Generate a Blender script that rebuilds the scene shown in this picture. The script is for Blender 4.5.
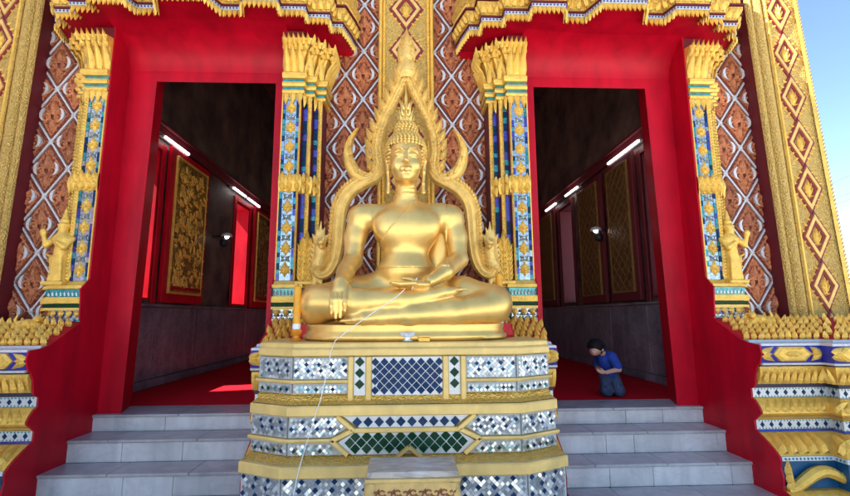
import bpy, bmesh, math, random
import numpy as np
from mathutils import Vector, Matrix

for o in list(bpy.data.objects):
    bpy.data.objects.remove(o)
SC = bpy.context.scene
COL = SC.collection
R = math.radians
rnd = random.Random(7)

# ------------------------------------------------------------------ camera
FPX = 454.0
EYE = np.array([0.007, 0.0, 0.80])           # z = 0 is the temple floor
_p, _y, _r = R(8.51), R(2.318), R(-0.335)
_f = np.array([math.sin(_y) * math.cos(_p), math.cos(_y) * math.cos(_p), math.sin(_p)])
_rt = np.array([math.cos(_y), -math.sin(_y), 0.0])
_up = np.cross(_rt, _f)
_r2 = _rt * math.cos(_r) + _up * math.sin(_r)
_u2 = -_rt * math.sin(_r) + _up * math.cos(_r)
cam = bpy.data.cameras.new('camera')
cam.sensor_width = 36.0
cam.lens = FPX / 850.0 * 36.0
cam.clip_start = 0.05
cam.clip_end = 3000
co = bpy.data.objects.new('camera', cam)
COL.objects.link(co)
co.matrix_world = Matrix(((_r2[0], _u2[0], -_f[0], EYE[0]), (_r2[1], _u2[1], -_f[1], EYE[1]),
                          (_r2[2], _u2[2], -_f[2], EYE[2]), (0, 0, 0, 1)))
SC.camera = co


def at(x, y, Y):
    """pixel of the photograph -> point at depth Y in the temple"""
    d = _f * FPX + _r2 * (x - 425) + _u2 * (248 - y)
    p = EYE + d * (Y / d[1])
    return float(p[0]), float(p[2])


# ------------------------------------------------------------------ sky, sun, exposure
SUN_EL, SUN_AZ = 50.0, 14.0                    # sun stands to the left, a little in front
W = bpy.data.worlds.new('World')
SC.world = W
W.use_nodes = True
wn, wl = W.node_tree.nodes, W.node_tree.links
wn.clear()
sky = wn.new('ShaderNodeTexSky')
sky.sky_type = 'NISHITA'
sky.sun_disc = False
sky.sun_elevation = R(SUN_EL)
sky.sun_rotation = R(270 - SUN_AZ)
sky.air_density = 1.0
sky.dust_density = 0.3
sky.ozone_density = 3.0
bg = wn.new('ShaderNodeBackground')
bg.inputs['Strength'].default_value = 0.082
wo = wn.new('ShaderNodeOutputWorld')
wl.new(sky.outputs[0], bg.inputs[0])
wl.new(bg.outputs[0], wo.inputs[0])
sl = bpy.data.lights.new('sun', 'SUN')
sl.energy = 5.0
sl.angle = R(0.53)
sl.color = (1.0, 0.94, 0.86)
so = bpy.data.objects.new('sun', sl)
COL.objects.link(so)
_d = Vector((math.cos(R(SUN_EL)) * math.cos(R(SUN_AZ)), math.cos(R(SUN_EL)) * math.sin(R(SUN_AZ)), -math.sin(R(SUN_EL))))
so.rotation_euler = _d.to_track_quat('-Z', 'Y').to_euler()
so.location = (-20, -4, 20)
SC.view_settings.view_transform = 'Standard'
SC.view_settings.look = 'None'
SC.view_settings.gamma = 1.0
SC.view_settings.exposure = 2.05


# ------------------------------------------------------------------ materials
MATS = {}


def mat(name, col, rough=0.5, metal=0.0, var=0.0, vscale=6.0, bump=0.0, bscale=60.0, spec=0.5, col2=None, voro=False,
        emit=None, estr=0.0, rnd_obj=0.0, trans=0.0, coat=0.0, detail=4.0, bdist=0.01, vein=0.0, wear=0.0):
    m = bpy.data.materials.new(name)
    m.use_nodes = True
    n, l = m.node_tree.nodes, m.node_tree.links
    b = n['Principled BSDF']
    b.inputs['Base Color'].default_value = (*col, 1)
    b.inputs['Roughness'].default_value = rough
    b.inputs['Metallic'].default_value = metal
    b.inputs['Specular IOR Level'].default_value = spec
    if trans:
        b.inputs['Transmission Weight'].default_value = trans
    if coat:
        b.inputs['Coat Weight'].default_value = coat
    tc = n.new('ShaderNodeTexCoord')
    geo = n.new('ShaderNodeNewGeometry')
    if var or col2:
        nz = n.new('ShaderNodeTexNoise')
        nz.inputs['Scale'].default_value = vscale
        nz.inputs['Detail'].default_value = detail
        nz.inputs['Roughness'].default_value = 0.62
        l.new(geo.outputs['Position'], nz.inputs['Vector'])
        rp = n.new('ShaderNodeValToRGB')
        c2 = col2 if col2 else tuple(min(1, c * (1 + var)) for c in col)
        c1 = col if col2 else tuple(c * (1 - var) for c in col)
        rp.color_ramp.elements[0].position = 0.32
        rp.color_ramp.elements[1].position = 0.68
        rp.color_ramp.elements[0].color = (*c1, 1)
        rp.color_ramp.elements[1].color = (*c2, 1)
        l.new(nz.outputs['Fac'], rp.inputs['Fac'])
        src = rp.outputs['Color']
        for amt, kind in ((vein, 'v'), (wear, 'w')):
            if not amt:
                continue
            n2 = n.new('ShaderNodeTexNoise')
            mp = n.new('ShaderNodeMapping')
            n2.inputs['Detail'].default_value = 6
            r2 = n.new('ShaderNodeValToRGB')
            e0, e1 = r2.color_ramp.elements
            if kind == 'v':                       # thin branching veins
                mp.inputs['Scale'].default_value = (1.0, 1.6, 2.2)
                n2.inputs['Scale'].default_value = 2.6
                n2.inputs['Distortion'].default_value = 1.6
                e0.position, e0.color = .455, (1, 1, 1, 1)
                e1.position, e1.color = .545, (1, 1, 1, 1)
                em = r2.color_ramp.elements.new(.50)
                em.color = (1 - amt, 1 - amt, 1 - amt * .9, 1)
            else:                                 # faded and scuffed patches, streaked downwards
                mp.inputs['Scale'].default_value = (5.0, 5.0, 1.1)
                n2.inputs['Scale'].default_value = 1.4
                n2.inputs['Distortion'].default_value = .5
                e0.position, e0.color = .30, (1 - amt, 1 - amt, 1 - amt, 1)
                e1.position, e1.color = .62, (1, 1, 1, 1)
            l.new(geo.outputs['Position'], mp.inputs['Vector'])
            l.new(mp.outputs['Vector'], n2.inputs['Vector'])
            l.new(n2.outputs['Fac'], r2.inputs['Fac'])
            mx = n.new('ShaderNodeMix')
            mx.data_type = 'RGBA'
            mx.blend_type = 'MULTIPLY'
            mx.inputs['Factor'].default_value = 1.0
            l.new(src, mx.inputs[6])
            l.new(r2.outputs['Color'], mx.inputs[7])
            src = mx.outputs[2]
        if rnd_obj:
            oi = n.new('ShaderNodeObjectInfo')
            hv = n.new('ShaderNodeHueSaturation')
            mr = n.new('ShaderNodeMapRange')
            mr.inputs['To Min'].default_value = 1 - rnd_obj
            mr.inputs['To Max'].default_value = 1 + rnd_obj
            l.new(oi.outputs['Random'], mr.inputs['Value'])
            l.new(mr.outputs['Result'], hv.inputs['Value'])
            l.new(src, hv.inputs['Color'])
            src = hv.outputs['Color']
        l.new(src, b.inputs['Base Color'])
        rr = n.new('ShaderNodeMapRange')
        rr.inputs['To Min'].default_value = max(0.02, rough - 0.08)
        rr.inputs['To Max'].default_value = min(1, rough + 0.1)
        l.new(nz.outputs['Fac'], rr.inputs['Value'])
        l.new(rr.outputs['Result'], b.inputs['Roughness'])
    if bump:
        if voro:
            t = n.new('ShaderNodeTexVoronoi')
            t.inputs['Scale'].default_value = bscale
            hs = t.outputs['Distance']
        else:
            t = n.new('ShaderNodeTexNoise')
            t.inputs['Scale'].default_value = bscale
            t.inputs['Detail'].default_value = 3
            hs = t.outputs['Fac']
        l.new(geo.outputs['Position'], t.inputs['Vector'])
        bp = n.new('ShaderNodeBump')
        bp.inputs['Strength'].default_value = bump
        bp.inputs['Distance'].default_value = bdist
        l.new(hs, bp.inputs['Height'])
        l.new(bp.outputs['Normal'], b.inputs['Normal'])
    if emit:
        b.inputs['Emission Color'].default_value = (*emit, 1)
        b.inputs['Emission Strength'].default_value = estr
    MATS[name] = m
    return m


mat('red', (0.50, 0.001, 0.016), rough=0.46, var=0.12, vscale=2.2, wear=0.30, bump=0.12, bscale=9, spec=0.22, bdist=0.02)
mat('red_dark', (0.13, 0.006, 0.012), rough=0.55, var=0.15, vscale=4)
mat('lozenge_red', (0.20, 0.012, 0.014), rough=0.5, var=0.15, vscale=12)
mat('gold', (0.83, 0.51, 0.09), rough=0.36, metal=0.35, var=0.14, vscale=14, bump=0.35, bscale=120, voro=True)
mat('gold_carved', (0.79, 0.48, 0.09), rough=0.40, metal=0.35, var=0.18, vscale=30, bump=1.0, bscale=85, voro=True, bdist=0.012)
mat('gold_band', (0.76, 0.53, 0.17), rough=0.45, metal=0.15, var=0.12, vscale=7, wear=0.16, bump=0.10, bscale=30)
mat('gold_mesh', (0.64, 0.41, 0.105), rough=0.40, metal=0.35, var=0.18, vscale=45, bump=1.0, bscale=85, voro=True, bdist=0.012)
mat('gold_pale', (0.88, 0.58, 0.16), rough=0.36, metal=0.45, var=0.15, vscale=12, bump=0.45, bscale=110, voro=True)
mat('gold_leaf', (0.87, 0.57, 0.17), rough=0.38, metal=0.72, var=0.10, vscale=5, wear=0.12, bump=0.08, bscale=22, bdist=0.01)
mat('gold_hair', (0.78, 0.52, 0.14), rough=0.36, metal=0.65, var=0.12, vscale=18)
mat('terracotta', (0.37, 0.10, 0.04), rough=0.55, col2=(0.60, 0.225, 0.085), vscale=22, bump=0.5, bscale=70, voro=True, rnd_obj=0.2, bdist=0.012)
mat('terracotta_ground', (0.16, 0.028, 0.018), rough=0.7, col2=(0.27, 0.065, 0.03), vscale=30, bump=1.0, bscale=60, voro=True, bdist=0.015)
mat('white_strip', (0.64, 0.62, 0.61), rough=0.3, metal=0.15, var=0.12, vscale=50, bump=0.3, bscale=50)
mat('strip_ground', (0.40, 0.50, 0.60), rough=0.15, metal=0.6, var=0.4, vscale=50)
mat('white_plaster', (0.78, 0.78, 0.80), rough=0.5, var=0.06, vscale=20)
mat('pink_gold', (0.76, 0.47, 0.13), rough=0.45, metal=0.3, var=0.15, vscale=20, bump=0.3, bscale=90)
mat('grout', (0.40, 0.42, 0.41), rough=0.6, var=0.15, vscale=30)
mat('silver', (0.45, 0.49, 0.49), rough=0.18, metal=0.85, var=0.05, vscale=60)
mat('silver2', (0.54, 0.57, 0.58), rough=0.35, metal=0.25, var=0.08, vscale=60)
mat('glass_blue', (0.005, 0.032, 0.095), rough=0.30, metal=0.0, spec=0.15, var=0.3, vscale=40)
mat('glass_green', (0.005, 0.045, 0.018), rough=0.30, metal=0.0, spec=0.15, var=0.3, vscale=40)
mat('glass_teal', (0.03, 0.26, 0.27), rough=0.15, metal=0.3, spec=0.8, var=0.35, vscale=40)
mat('glass_violet', (0.05, 0.05, 0.32), rough=0.15, metal=0.3, spec=0.8, var=0.35, vscale=40)
mat('blue_paint', (0.03, 0.03, 0.30), rough=0.35, var=0.2, vscale=20)
mat('blue_deep', (0.01, 0.09, 0.21), rough=0.35, var=0.2, vscale=12)
mat('dark_line', (0.03, 0.02, 0.05), rough=0.6)
mat('marble', (0.52, 0.505, 0.495), rough=0.34, col2=(0.66, 0.645, 0.63), vscale=3.5, bump=0.03, bscale=12, rnd_obj=0.07, detail=8, vein=0.09, wear=0.24)
mat('marble_tread', (0.34, 0.325, 0.325), rough=0.30, col2=(0.48, 0.465, 0.46), vscale=5, rnd_obj=0.08, detail=8, vein=0.10, wear=0.25)
mat('dado', (0.17, 0.13, 0.15), rough=0.32, col2=(0.32, 0.27, 0.29), vscale=3.5, rnd_obj=0.08, detail=8, vein=0.35, wear=0.35)
mat('carpet', (0.56, 0.006, 0.016), rough=0.95, var=0.12, vscale=60, bump=0.4, bscale=300, spec=0.1)
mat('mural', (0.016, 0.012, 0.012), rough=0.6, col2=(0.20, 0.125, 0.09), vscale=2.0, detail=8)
mat('lacquer', (0.52, 0.31, 0.05), rough=0.38, metal=0.4, col2=(0.13, 0.06, 0.012), vscale=9, bump=1.0, bscale=42, voro=True, bdist=0.02)
mat('lacquer_dark', (0.10, 0.04, 0.015), rough=0.45, metal=0.3, col2=(0.20, 0.10, 0.03), vscale=30, bump=0.8, bscale=60, voro=True)
mat('lacquer_mid', (0.30, 0.16, 0.04), rough=0.4, metal=0.4, var=0.2, vscale=30)
mat('lamp_white', (0.9, 0.9, 0.9), emit=(0.95, 0.97, 1.0), estr=2.2)
mat('lamp_case', (0.6, 0.6, 0.62), rough=0.4)
mat('black', (0.015, 0.014, 0.015), rough=0.5)
mat('candle', (0.80, 0.36, 0.02), rough=0.45, var=0.08, vscale=20, spec=0.4)
mat('candle_cup', (0.75, 0.30, 0.03), rough=0.2, metal=0.4)
mat('red_cloth', (0.62, 0.03, 0.035), rough=0.8, var=0.2, vscale=20, bump=0.3, bscale=40)
mat('crystal', (0.75, 0.82, 0.90), rough=0.08, metal=0.3, spec=0.8, var=0.15, vscale=60)
mat('thread', (0.80, 0.80, 0.76), rough=0.8)
mat('table_wood', (0.62, 0.42, 0.14), rough=0.5, metal=0.1, var=0.18, vscale=10, bump=0.2, bscale=60)
mat('table_carve', (0.28, 0.10, 0.05), rough=0.6, var=0.2, vscale=20)
mat('table_marble', (0.44, 0.35, 0.24), rough=0.4, col2=(0.60, 0.57, 0.52), vscale=7, detail=9, vein=0.3, wear=0.2)
mat('skin', (0.47, 0.25, 0.16), rough=0.5, var=0.06, vscale=20)
mat('hair', (0.006, 0.005, 0.005), rough=0.6, spec=0.2, bump=0.5, bscale=120)
mat('shirt', (0.008, 0.038, 0.26), rough=0.85, var=0.12, vscale=16, bump=0.25, bscale=30)
mat('jeans', (0.010, 0.020, 0.055), rough=0.85, col2=(0.055, 0.085, 0.16), vscale=14, bump=0.2, bscale=200)
mat('pavement', (0.62, 0.60, 0.56), rough=0.7, var=0.10, vscale=1.2, bump=0.1, bscale=20)
mat('wire', (0.10, 0.10, 0.11), rough=0.6)
mat('added_hall_white', (0.70, 0.68, 0.64), rough=0.7, var=0.06, vscale=1.5)
mat('added_hall_roof', (0.30, 0.09, 0.04), rough=0.55, var=0.2, vscale=6)


# ------------------------------------------------------------------ helpers
class MB:
    """collects shapes that become ONE mesh"""

    def __init__(self):
        self.v, self.f, self.m = [], [], []
        self.mi = 0

    def quad(self, *p):
        i = len(self.v)
        self.v += [tuple(q) for q in p]
        self.f.append(tuple(range(i, i + len(p))))
        self.m.append(self.mi)

    def grid(self, rings, closed=False, cap=False, flip=False):
        i0 = len(self.v)
        n = len(rings[0])
        for r in rings:
            self.v += [tuple(q) for q in r]
        nn = n if closed else n - 1
        for a in range(len(rings) - 1):
            for b in range(nn):
                q = (i0 + a * n + b, i0 + a * n + (b + 1) % n, i0 + (a + 1) * n + (b + 1) % n, i0 + (a + 1) * n + b)
                self.f.append(q[::-1] if flip else q)
                self.m.append(self.mi)
        if cap:
            q = tuple(range(i0, i0 + n))
            self.f.append(q if flip else q[::-1])
            self.m.append(self.mi)
            k = i0 + (len(rings) - 1) * n
            q = tuple(range(k, k + n))
            self.f.append(q[::-1] if flip else q)
            self.m.append(self.mi)

    def box(self, x0, x1, y0, y1, z0, z1, bev=0.0):
        x0, x1 = min(x0, x1), max(x0, x1)
        y0, y1 = min(y0, y1), max(y0, y1)
        z0, z1 = min(z0, z1), max(z0, z1)
        if not bev:
            rings = [[(x0, y0, z), (x1, y0, z), (x1, y1, z), (x0, y1, z)] for z in (z0, z1)]
            self.grid(rings, closed=True, cap=True)
            return
        b = bev

        def ring(ins, z):
            a0, a1, c0, c1 = x0 + ins, x1 - ins, y0 + ins, y1 - ins
            return [(a0 + b, c0, z), (a1 - b, c0, z), (a1, c0 + b, z), (a1, c1 - b, z),
                    (a1 - b, c1, z), (a0 + b, c1, z), (a0, c1 - b, z), (a0, c0 + b, z)]
        self.grid([ring(b * .6, z0), ring(0, z0 + b), ring(0, z1 - b), ring(b * .6, z1)], closed=True, cap=True)

    def bar(self, p, q, w, t, nrm=(0, -1, 0)):
        """rectangular bar from p to q lying on a surface with normal nrm: width w, proud by t"""
        p, q, nrm = Vector(p), Vector(q), Vector(nrm).normalized()
        d = (q - p).normalized()
        s = d.cross(nrm).normalized() * (w / 2)
        n = nrm * t
        c = n * 0.75
        rings = []
        for e in (p, q):
            rings.append([e + s, e + s + c, e + s * .7 + n, e - s * .7 + n, e - s + c, e - s])
        self.grid(rings, closed=True, cap=True)

    def tube(self, path, rad, n=8, cap=True, flat=1.0):
        path = [Vector(p) for p in path]
        rings = []
        up = Vector((0.13, -0.2, 0.97)).normalized()
        for i, p in enumerate(path):
            a = path[max(0, i - 1)]
            b = path[min(len(path) - 1, i + 1)]
            t = (b - a).normalized()
            if abs(t.dot(up)) > 0.95:
                up = Vector((0.9, 0.3, 0.1)).normalized()
            s = t.cross(up).normalized()
            u = s.cross(t).normalized()
            r = rad[i] if isinstance(rad, (list, tuple)) else rad
            rings.append([p + (s * math.cos(2 * math.pi * k / n) + u * math.sin(2 * math.pi * k / n) * flat) * r for k in range(n)])
        self.grid(rings, closed=True, cap=cap)

    def lathe(self, prof, c=(0, 0, 0), n=20, sx=1.0, sy=1.0):
        rings = [[(c[0] + r * math.cos(2 * math.pi * k / n) * sx, c[1] + r * math.sin(2 * math.pi * k / n) * sy, c[2] + z)
                  for k in range(n)] for r, z in prof]
        self.grid(rings, closed=True, cap=True)

    def leaf(self, base, up, nrm, w, h, t, curl=0.0, lean=0.0):
        """pointed ogee leaf: base point, direction up, face normal"""
        base, up, nrm = Vector(base), Vector(up).normalized(), Vector(nrm).normalized()
        s = up.cross(nrm).normalized()
        prof = [(0, .36, .55), (.22, .5, 1.0), (.48, .42, 1.0), (.72, .22, .8), (.9, .08, .5), (1.0, 0.0, .25)]
        rings = []
        for a, hw, th in prof:
            c = base + up * (a * h) + nrm * (curl * h * a * a) + s * (lean * h * a * a)
            rings.append([c - s * (hw * w), c - s * (hw * w * .5) + nrm * (t * th * .6), c + nrm * (t * th),
                          c + s * (hw * w * .5) + nrm * (t * th * .6), c + s * (hw * w)])
        self.grid(rings)

    def dia(self, c, nrm, w, h, t):
        c, nrm = Vector(c), Vector(nrm).normalized()
        s = Vector((0, 0, 1)).cross(nrm).normalized()
        u = nrm.cross(s)
        R0 = [c - u * h / 2, c + s * w / 2, c + u * h / 2, c - s * w / 2]
        self.grid([R0, [c + (p - c) * .72 + nrm * t for p in R0]], closed=True, cap=True)

    def sphere(self, c, r, n=8, m=5, sx=1, sy=1, sz=1):
        rings = []
        for j in range(m + 1):
            a = math.pi * j / m - math.pi / 2
            rr = max(1e-4, math.cos(a))
            rings.append([(c[0] + sx * r * rr * math.cos(2 * math.pi * k / n), c[1] + sy * r * rr * math.sin(2 * math.pi * k / n),
                           c[2] + sz * r * math.sin(a)) for k in range(n)])
        self.grid(rings, closed=True)

    def poly(self, pts, off):
        """flat polygon (list of 3d points) extruded by vector off"""
        a = [Vector(p) for p in pts]
        b = [p + Vector(off) for p in a]
        self.grid([a, b], closed=True, cap=True)

    def mesh(self, name, mats, origin=(0, 0, 0), smooth=False, mirror=False):
        me = bpy.data.meshes.new(name)
        sx = -1 if mirror else 1
        v = [((p[0]) * sx - origin[0], p[1] - origin[1], p[2] - origin[2]) for p in self.v]
        f = [q[::-1] for q in self.f] if mirror else self.f
        me.from_pydata(v, [], f)
        for m in (mats if isinstance(mats, (list, tuple)) else [mats]):
            me.materials.append(MATS[m])
        me.polygons.foreach_set('material_index', self.m)
        if smooth:
            me.polygons.foreach_set('use_smooth', [True] * len(self.f))
        bm = bmesh.new()
        bm.from_mesh(me)
        bmesh.ops.remove_doubles(bm, verts=bm.verts, dist=1e-5)
        bmesh.ops.recalc_face_normals(bm, faces=bm.faces)
        bm.to_mesh(me)
        bm.free()
        if smooth and smooth is not True:
            me.set_sharp_from_angle(angle=R(smooth))
        me.update()
        return me


def worldloc(o):
    p = Vector((0, 0, 0))
    while o:
        p += Vector(o.location)
        o = o.parent
    return p


def tag(o, label=None, cat=None, group=None, kind=None):
    if label:
        o['label'] = label
    if cat:
        o['category'] = cat
    if group:
        o['group'] = group
    if kind:
        o['kind'] = kind
    return o


def thing(name, loc, label, cat, group=None):
    o = bpy.data.objects.new(name, None)
    o.empty_display_size = 0.1
    COL.objects.link(o)
    o.location = loc
    return tag(o, label, cat, group)


def part(name, mb, mats, parent=None, smooth=False, mirror=False, kind=None, label=None):
    """one mesh object; vertices are given in world coordinates"""
    org = worldloc(parent) if parent else (0, 0, 0)
    me = mb.mesh(name, mats, org, smooth, mirror)
    o = bpy.data.objects.new(name, me)
    COL.objects.link(o)
    o.parent = parent
    return tag(o, label, None, None, kind)


def single(name, mb, mats, label, cat, group=None, smooth=False, mirror=False, kind=None):
    """a thing that is one mesh, origin at its base"""
    xs = [p[0] * (-1 if mirror else 1) for p in mb.v]
    ys = [p[1] for p in mb.v]
    org = ((min(xs) + max(xs)) / 2, (min(ys) + max(ys)) / 2, min(p[2] for p in mb.v))
    o = bpy.data.objects.new(name, mb.mesh(name, mats, org, smooth, mirror))
    COL.objects.link(o)
    o.location = org
    return tag(o, label, cat, group, kind)


def piece(name, me, parent, loc, rot=(0, 0, 0), scale=(1, 1, 1)):
    """an alike piece sharing mesh data, world location"""
    o = bpy.data.objects.new(name, me)
    COL.objects.link(o)
    o.parent = parent
    o.location = Vector(loc) - (worldloc(parent) if parent else Vector((0, 0, 0)))
    o.rotation_euler = rot
    o.scale = scale
    return o


def offset_plan(plan, d, closed=False):
    P = [Vector((p[0], p[1])) for p in plan]
    n = len(P)
    out = []
    for i in range(n):
        a = P[i - 1] if (i > 0 or closed) else None
        b = P[(i + 1) % n] if (i < n - 1 or closed) else None
        ns = []
        if a is not None:
            e = (P[i] - a).normalized()
            ns.append(Vector((e.y, -e.x)))
        if b is not None:
            e = (b - P[i]).normalized()
            ns.append(Vector((e.y, -e.x)))
        if len(ns) == 2:
            m = (ns[0] + ns[1])
            if m.length < 1e-4:
                m = ns[0]
            m.normalize()
            k = max(0.35, m.dot(ns[0]))
            out.append(P[i] + m * (d / k))
        else:
            out.append(P[i] + ns[0] * d)
    return [(p.x, p.y) for p in out]


def sweep(mb, plan, profile, closed=False, close_prof=False, caps=True):
    """profile [(offset outward, z)] swept along a plan polyline; ends capped"""
    pr = list(profile)
    rings = [[(x, y, z) for x, y in offset_plan(plan, d, closed)] for d, z in pr]
    # rings run along plan; transpose so that each station is a ring (profile)
    st = [[rings[k][i] for k in range(len(pr))] for i in range(len(plan))]
    if closed:
        st.append(st[0])
    mb.grid(st, closed=close_prof, cap=caps and close_prof)
    if caps and not close_prof and not closed:
        for s in (st[0], st[-1]):
            mb.quad(*s)


def along(plan, d, spacing, fn, ends=0.0):
    """call fn(x, y, nx, ny, tx, ty) at even spacing on every segment of the offset plan"""
    P = offset_plan(plan, d)
    for a, b in zip(P[:-1], P[1:]):
        L = math.hypot(b[0] - a[0], b[1] - a[1])
        k = max(1, int(round((L - 2 * ends) / spacing)))
        if L < spacing * .45:
            continue
        tx, ty = (b[0] - a[0]) / L, (b[1] - a[1]) / L
        for i in range(k):
            u = ends + (i + .5) * (L - 2 * ends) / k
            fn(a[0] + tx * u, a[1] + ty * u, ty, -tx, tx, ty)


# ---- signed distance modelling (smooth organic bodies) ----
def surface_nets(D, org, h):
    ins = D < 0
    nx, ny, nz = D.shape
    c = np.zeros((nx - 1, ny - 1, nz - 1), np.int8)
    for i in (0, 1):
        for j in (0, 1):
            for k in (0, 1):
                c += ins[i:nx - 1 + i, j:ny - 1 + j, k:nz - 1 + k]
    act = (c > 0) & (c < 8)
    idx = -np.ones(act.shape, np.int64)
    cells = np.argwhere(act)
    idx[act] = np.arange(len(cells))
    pos = np.zeros((len(cells), 3))
    cnt = np.zeros(len(cells))
    cor = [(i, j, k) for i in (0, 1) for j in (0, 1) for k in (0, 1)]
    for a in range(8):
        for b in range(a + 1, 8):
            if sum(abs(cor[a][t] - cor[b][t]) for t in range(3)) != 1:
                continue
            da = D[cells[:, 0] + cor[a][0], cells[:, 1] + cor[a][1], cells[:, 2] + cor[a][2]]
            db = D[cells[:, 0] + cor[b][0], cells[:, 1] + cor[b][1], cells[:, 2] + cor[b][2]]
            s = (da < 0) != (db < 0)
            t = np.where(s, da / np.where(s, da - db, 1), 0)[:, None]
            pa, pb = np.array(cor[a], float), np.array(cor[b], float)
            pos += np.where(s[:, None], pa + (pb - pa) * t, 0)
            cnt += s
    V = (cells + pos / cnt[:, None]) * h + np.array(org)
    F = []
    for ax in range(3):
        sl0 = [slice(None)] * 3
        sl1 = [slice(None)] * 3
        sl0[ax] = slice(0, -1)
        sl1[ax] = slice(1, None)
        e = ins[tuple(sl0)] != ins[tuple(sl1)]
        E = np.argwhere(e)
        o1, o2 = [(1, 2), (2, 0), (0, 1)][ax]
        ok = (E[:, o1] > 0) & (E[:, o2] > 0) & (E[:, o1] < D.shape[o1] - 1) & (E[:, o2] < D.shape[o2] - 1)
        E = E[ok]
        q = []
        for d1, d2 in ((-1, -1), (0, -1), (0, 0), (-1, 0)):
            K = E.copy()
            K[:, o1] += d1
            K[:, o2] += d2
            q.append(idx[K[:, 0], K[:, 1], K[:, 2]])
        Q = np.stack(q, 1)
        fl = ins[E[:, 0], E[:, 1], E[:, 2]]
        Q[~fl] = Q[~fl][:, ::-1]
        F.append(Q)
    return V, np.concatenate(F)


class SDF:
    def __init__(self, lo, hi, h):
        self.lo, self.h = np.array(lo, float), h
        n = np.ceil((np.array(hi) - self.lo) / h).astype(int) + 1
        self.n = n
        self.D = np.full(tuple(n), 9.0, np.float32)
        self.ax = [self.lo[i] + np.arange(n[i]) * h for i in range(3)]

    def _box(self, lo, hi, m):
        a = np.clip(((np.array(lo) - m - self.lo) / self.h).astype(int), 0, self.n)
        b = np.clip(((np.array(hi) + m - self.lo) / self.h).astype(int) + 2, 0, self.n)
        s = tuple(slice(a[i], b[i]) for i in range(3))
        g = np.meshgrid(*[self.ax[i][s[i]] for i in range(3)], indexing='ij', sparse=True)
        return s, g

    def _put(self, s, d, k, sub=False):
        o = self.D[s]
        if sub:
            d = -d
            hh = np.maximum(k - np.abs(o - d), 0) / k
            self.D[s] = np.maximum(o, d) + hh * hh * k * .25
        else:
            hh = np.maximum(k - np.abs(o - d), 0) / k
            self.D[s] = np.minimum(o, d) - hh * hh * k * .25

    def cone(self, a, b, ra, rb, k=0.02, sub=False):
        a, b = np.array(a, float), np.array(b, float)
        r = max(ra, rb)
        s, (x, y, z) = self._box(np.minimum(a, b) - r, np.maximum(a, b) + r, k + .05)
        d = b - a
        L = max(1e-9, d @ d)
        t = np.clip(((x - a[0]) * d[0] + (y - a[1]) * d[1] + (z - a[2]) * d[2]) / L, 0, 1)
        q = np.sqrt((x - a[0] - t * d[0]) ** 2 + (y - a[1] - t * d[1]) ** 2 + (z - a[2] - t * d[2]) ** 2) - (ra + (rb - ra) * t)
        self._put(s, q, k, sub)
        return self

    def chain(self, pts, rad, k=0.02):
        for i in range(len(pts) - 1):
            self.cone(pts[i], pts[i + 1], rad[i], rad[i + 1], k)
        return self

    def ell(self, c, r, k=0.02, sub=False, rot=None):
        c, r = np.array(c, float), np.array(r, float)
        m = r.max() if rot is not None else r
        s, (x, y, z) = self._box(c - m, c + m, k + .05)
        X, Y, Z = x - c[0], y - c[1], z - c[2]
        if rot is not None:
            M = np.array(rot)
            X, Y, Z = (M[0][0] * X + M[1][0] * Y + M[2][0] * Z, M[0][1] * X + M[1][1] * Y + M[2][1] * Z, M[0][2] * X + M[1][2] * Y + M[2][2] * Z)
        k0 = np.sqrt((X / r[0]) ** 2 + (Y / r[1]) ** 2 + (Z / r[2]) ** 2)
        k1 = np.sqrt((X / r[0] ** 2) ** 2 + (Y / r[1] ** 2) ** 2 + (Z / r[2] ** 2) ** 2)
        self._put(s, k0 * (k0 - 1) / np.maximum(k1, 1e-6), k, sub)
        return self

    def coords(self):
        return np.meshgrid(*self.ax, indexing='ij', sparse=True)

    def mb(self):
        V, F = surface_nets(self.D, self.lo, self.h)
        m = MB()
        m.v = [tuple(p) for p in V.tolist()]
        m.f = [tuple(q) for q in F.tolist()]
        m.m = [0] * len(m.f)
        return m


# ================================================================== THE SETTING
GROUND = -0.62
mb = MB()
mb.quad((-400, -400, GROUND), (400, -400, GROUND), (400, 600, GROUND), (-400, 600, GROUND))
tag(part('ground', mb, 'pavement'), kind='structure')

# unseen hall added left of the forecourt to keep the sun off the facade
hall = thing('added_shade_hall', (-7.4, 0.7, GROUND), 'unseen white hall with brown roof, added to shade the facade', 'sun blocker')
mb = MB()
mb.box(-8.6, -6.2, -2.2, 3.6, GROUND, 12.0)
part('wall', mb, 'added_hall_white', hall)
mb = MB()
mb.grid([[(-9.0, y, 11.9), (-7.4, y, 15.8), (-5.8, y, 11.9)] for y in (-2.5, 3.7)], closed=True, cap=True)
part('roof', mb, 'added_hall_roof', hall)
for k in range(4):
    y0 = -1.9 + k * 1.4
    mb = MB()
    mb.box(-6.26, -6.14, y0, y0 + .9, 1.2, 4.2)
    part('shutter', mb, 'red', hall)

# ---------------------------------------------------------------- interior (seen through the doors)
mb = MB()
mb.box(-3.0, 3.0, 4.42, 16, -0.2, 0.0)
tag(part('carpet_floor', mb, 'carpet'), kind='structure')
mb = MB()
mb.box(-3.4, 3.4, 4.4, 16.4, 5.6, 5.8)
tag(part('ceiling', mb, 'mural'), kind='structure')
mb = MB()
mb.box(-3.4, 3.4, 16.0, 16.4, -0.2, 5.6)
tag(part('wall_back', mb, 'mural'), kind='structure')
WIN = [(4.72, 5.43), (7.90, 8.58), (11.0, 11.7)]
WZ0, WZ1 = 1.0, 2.82


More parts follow.
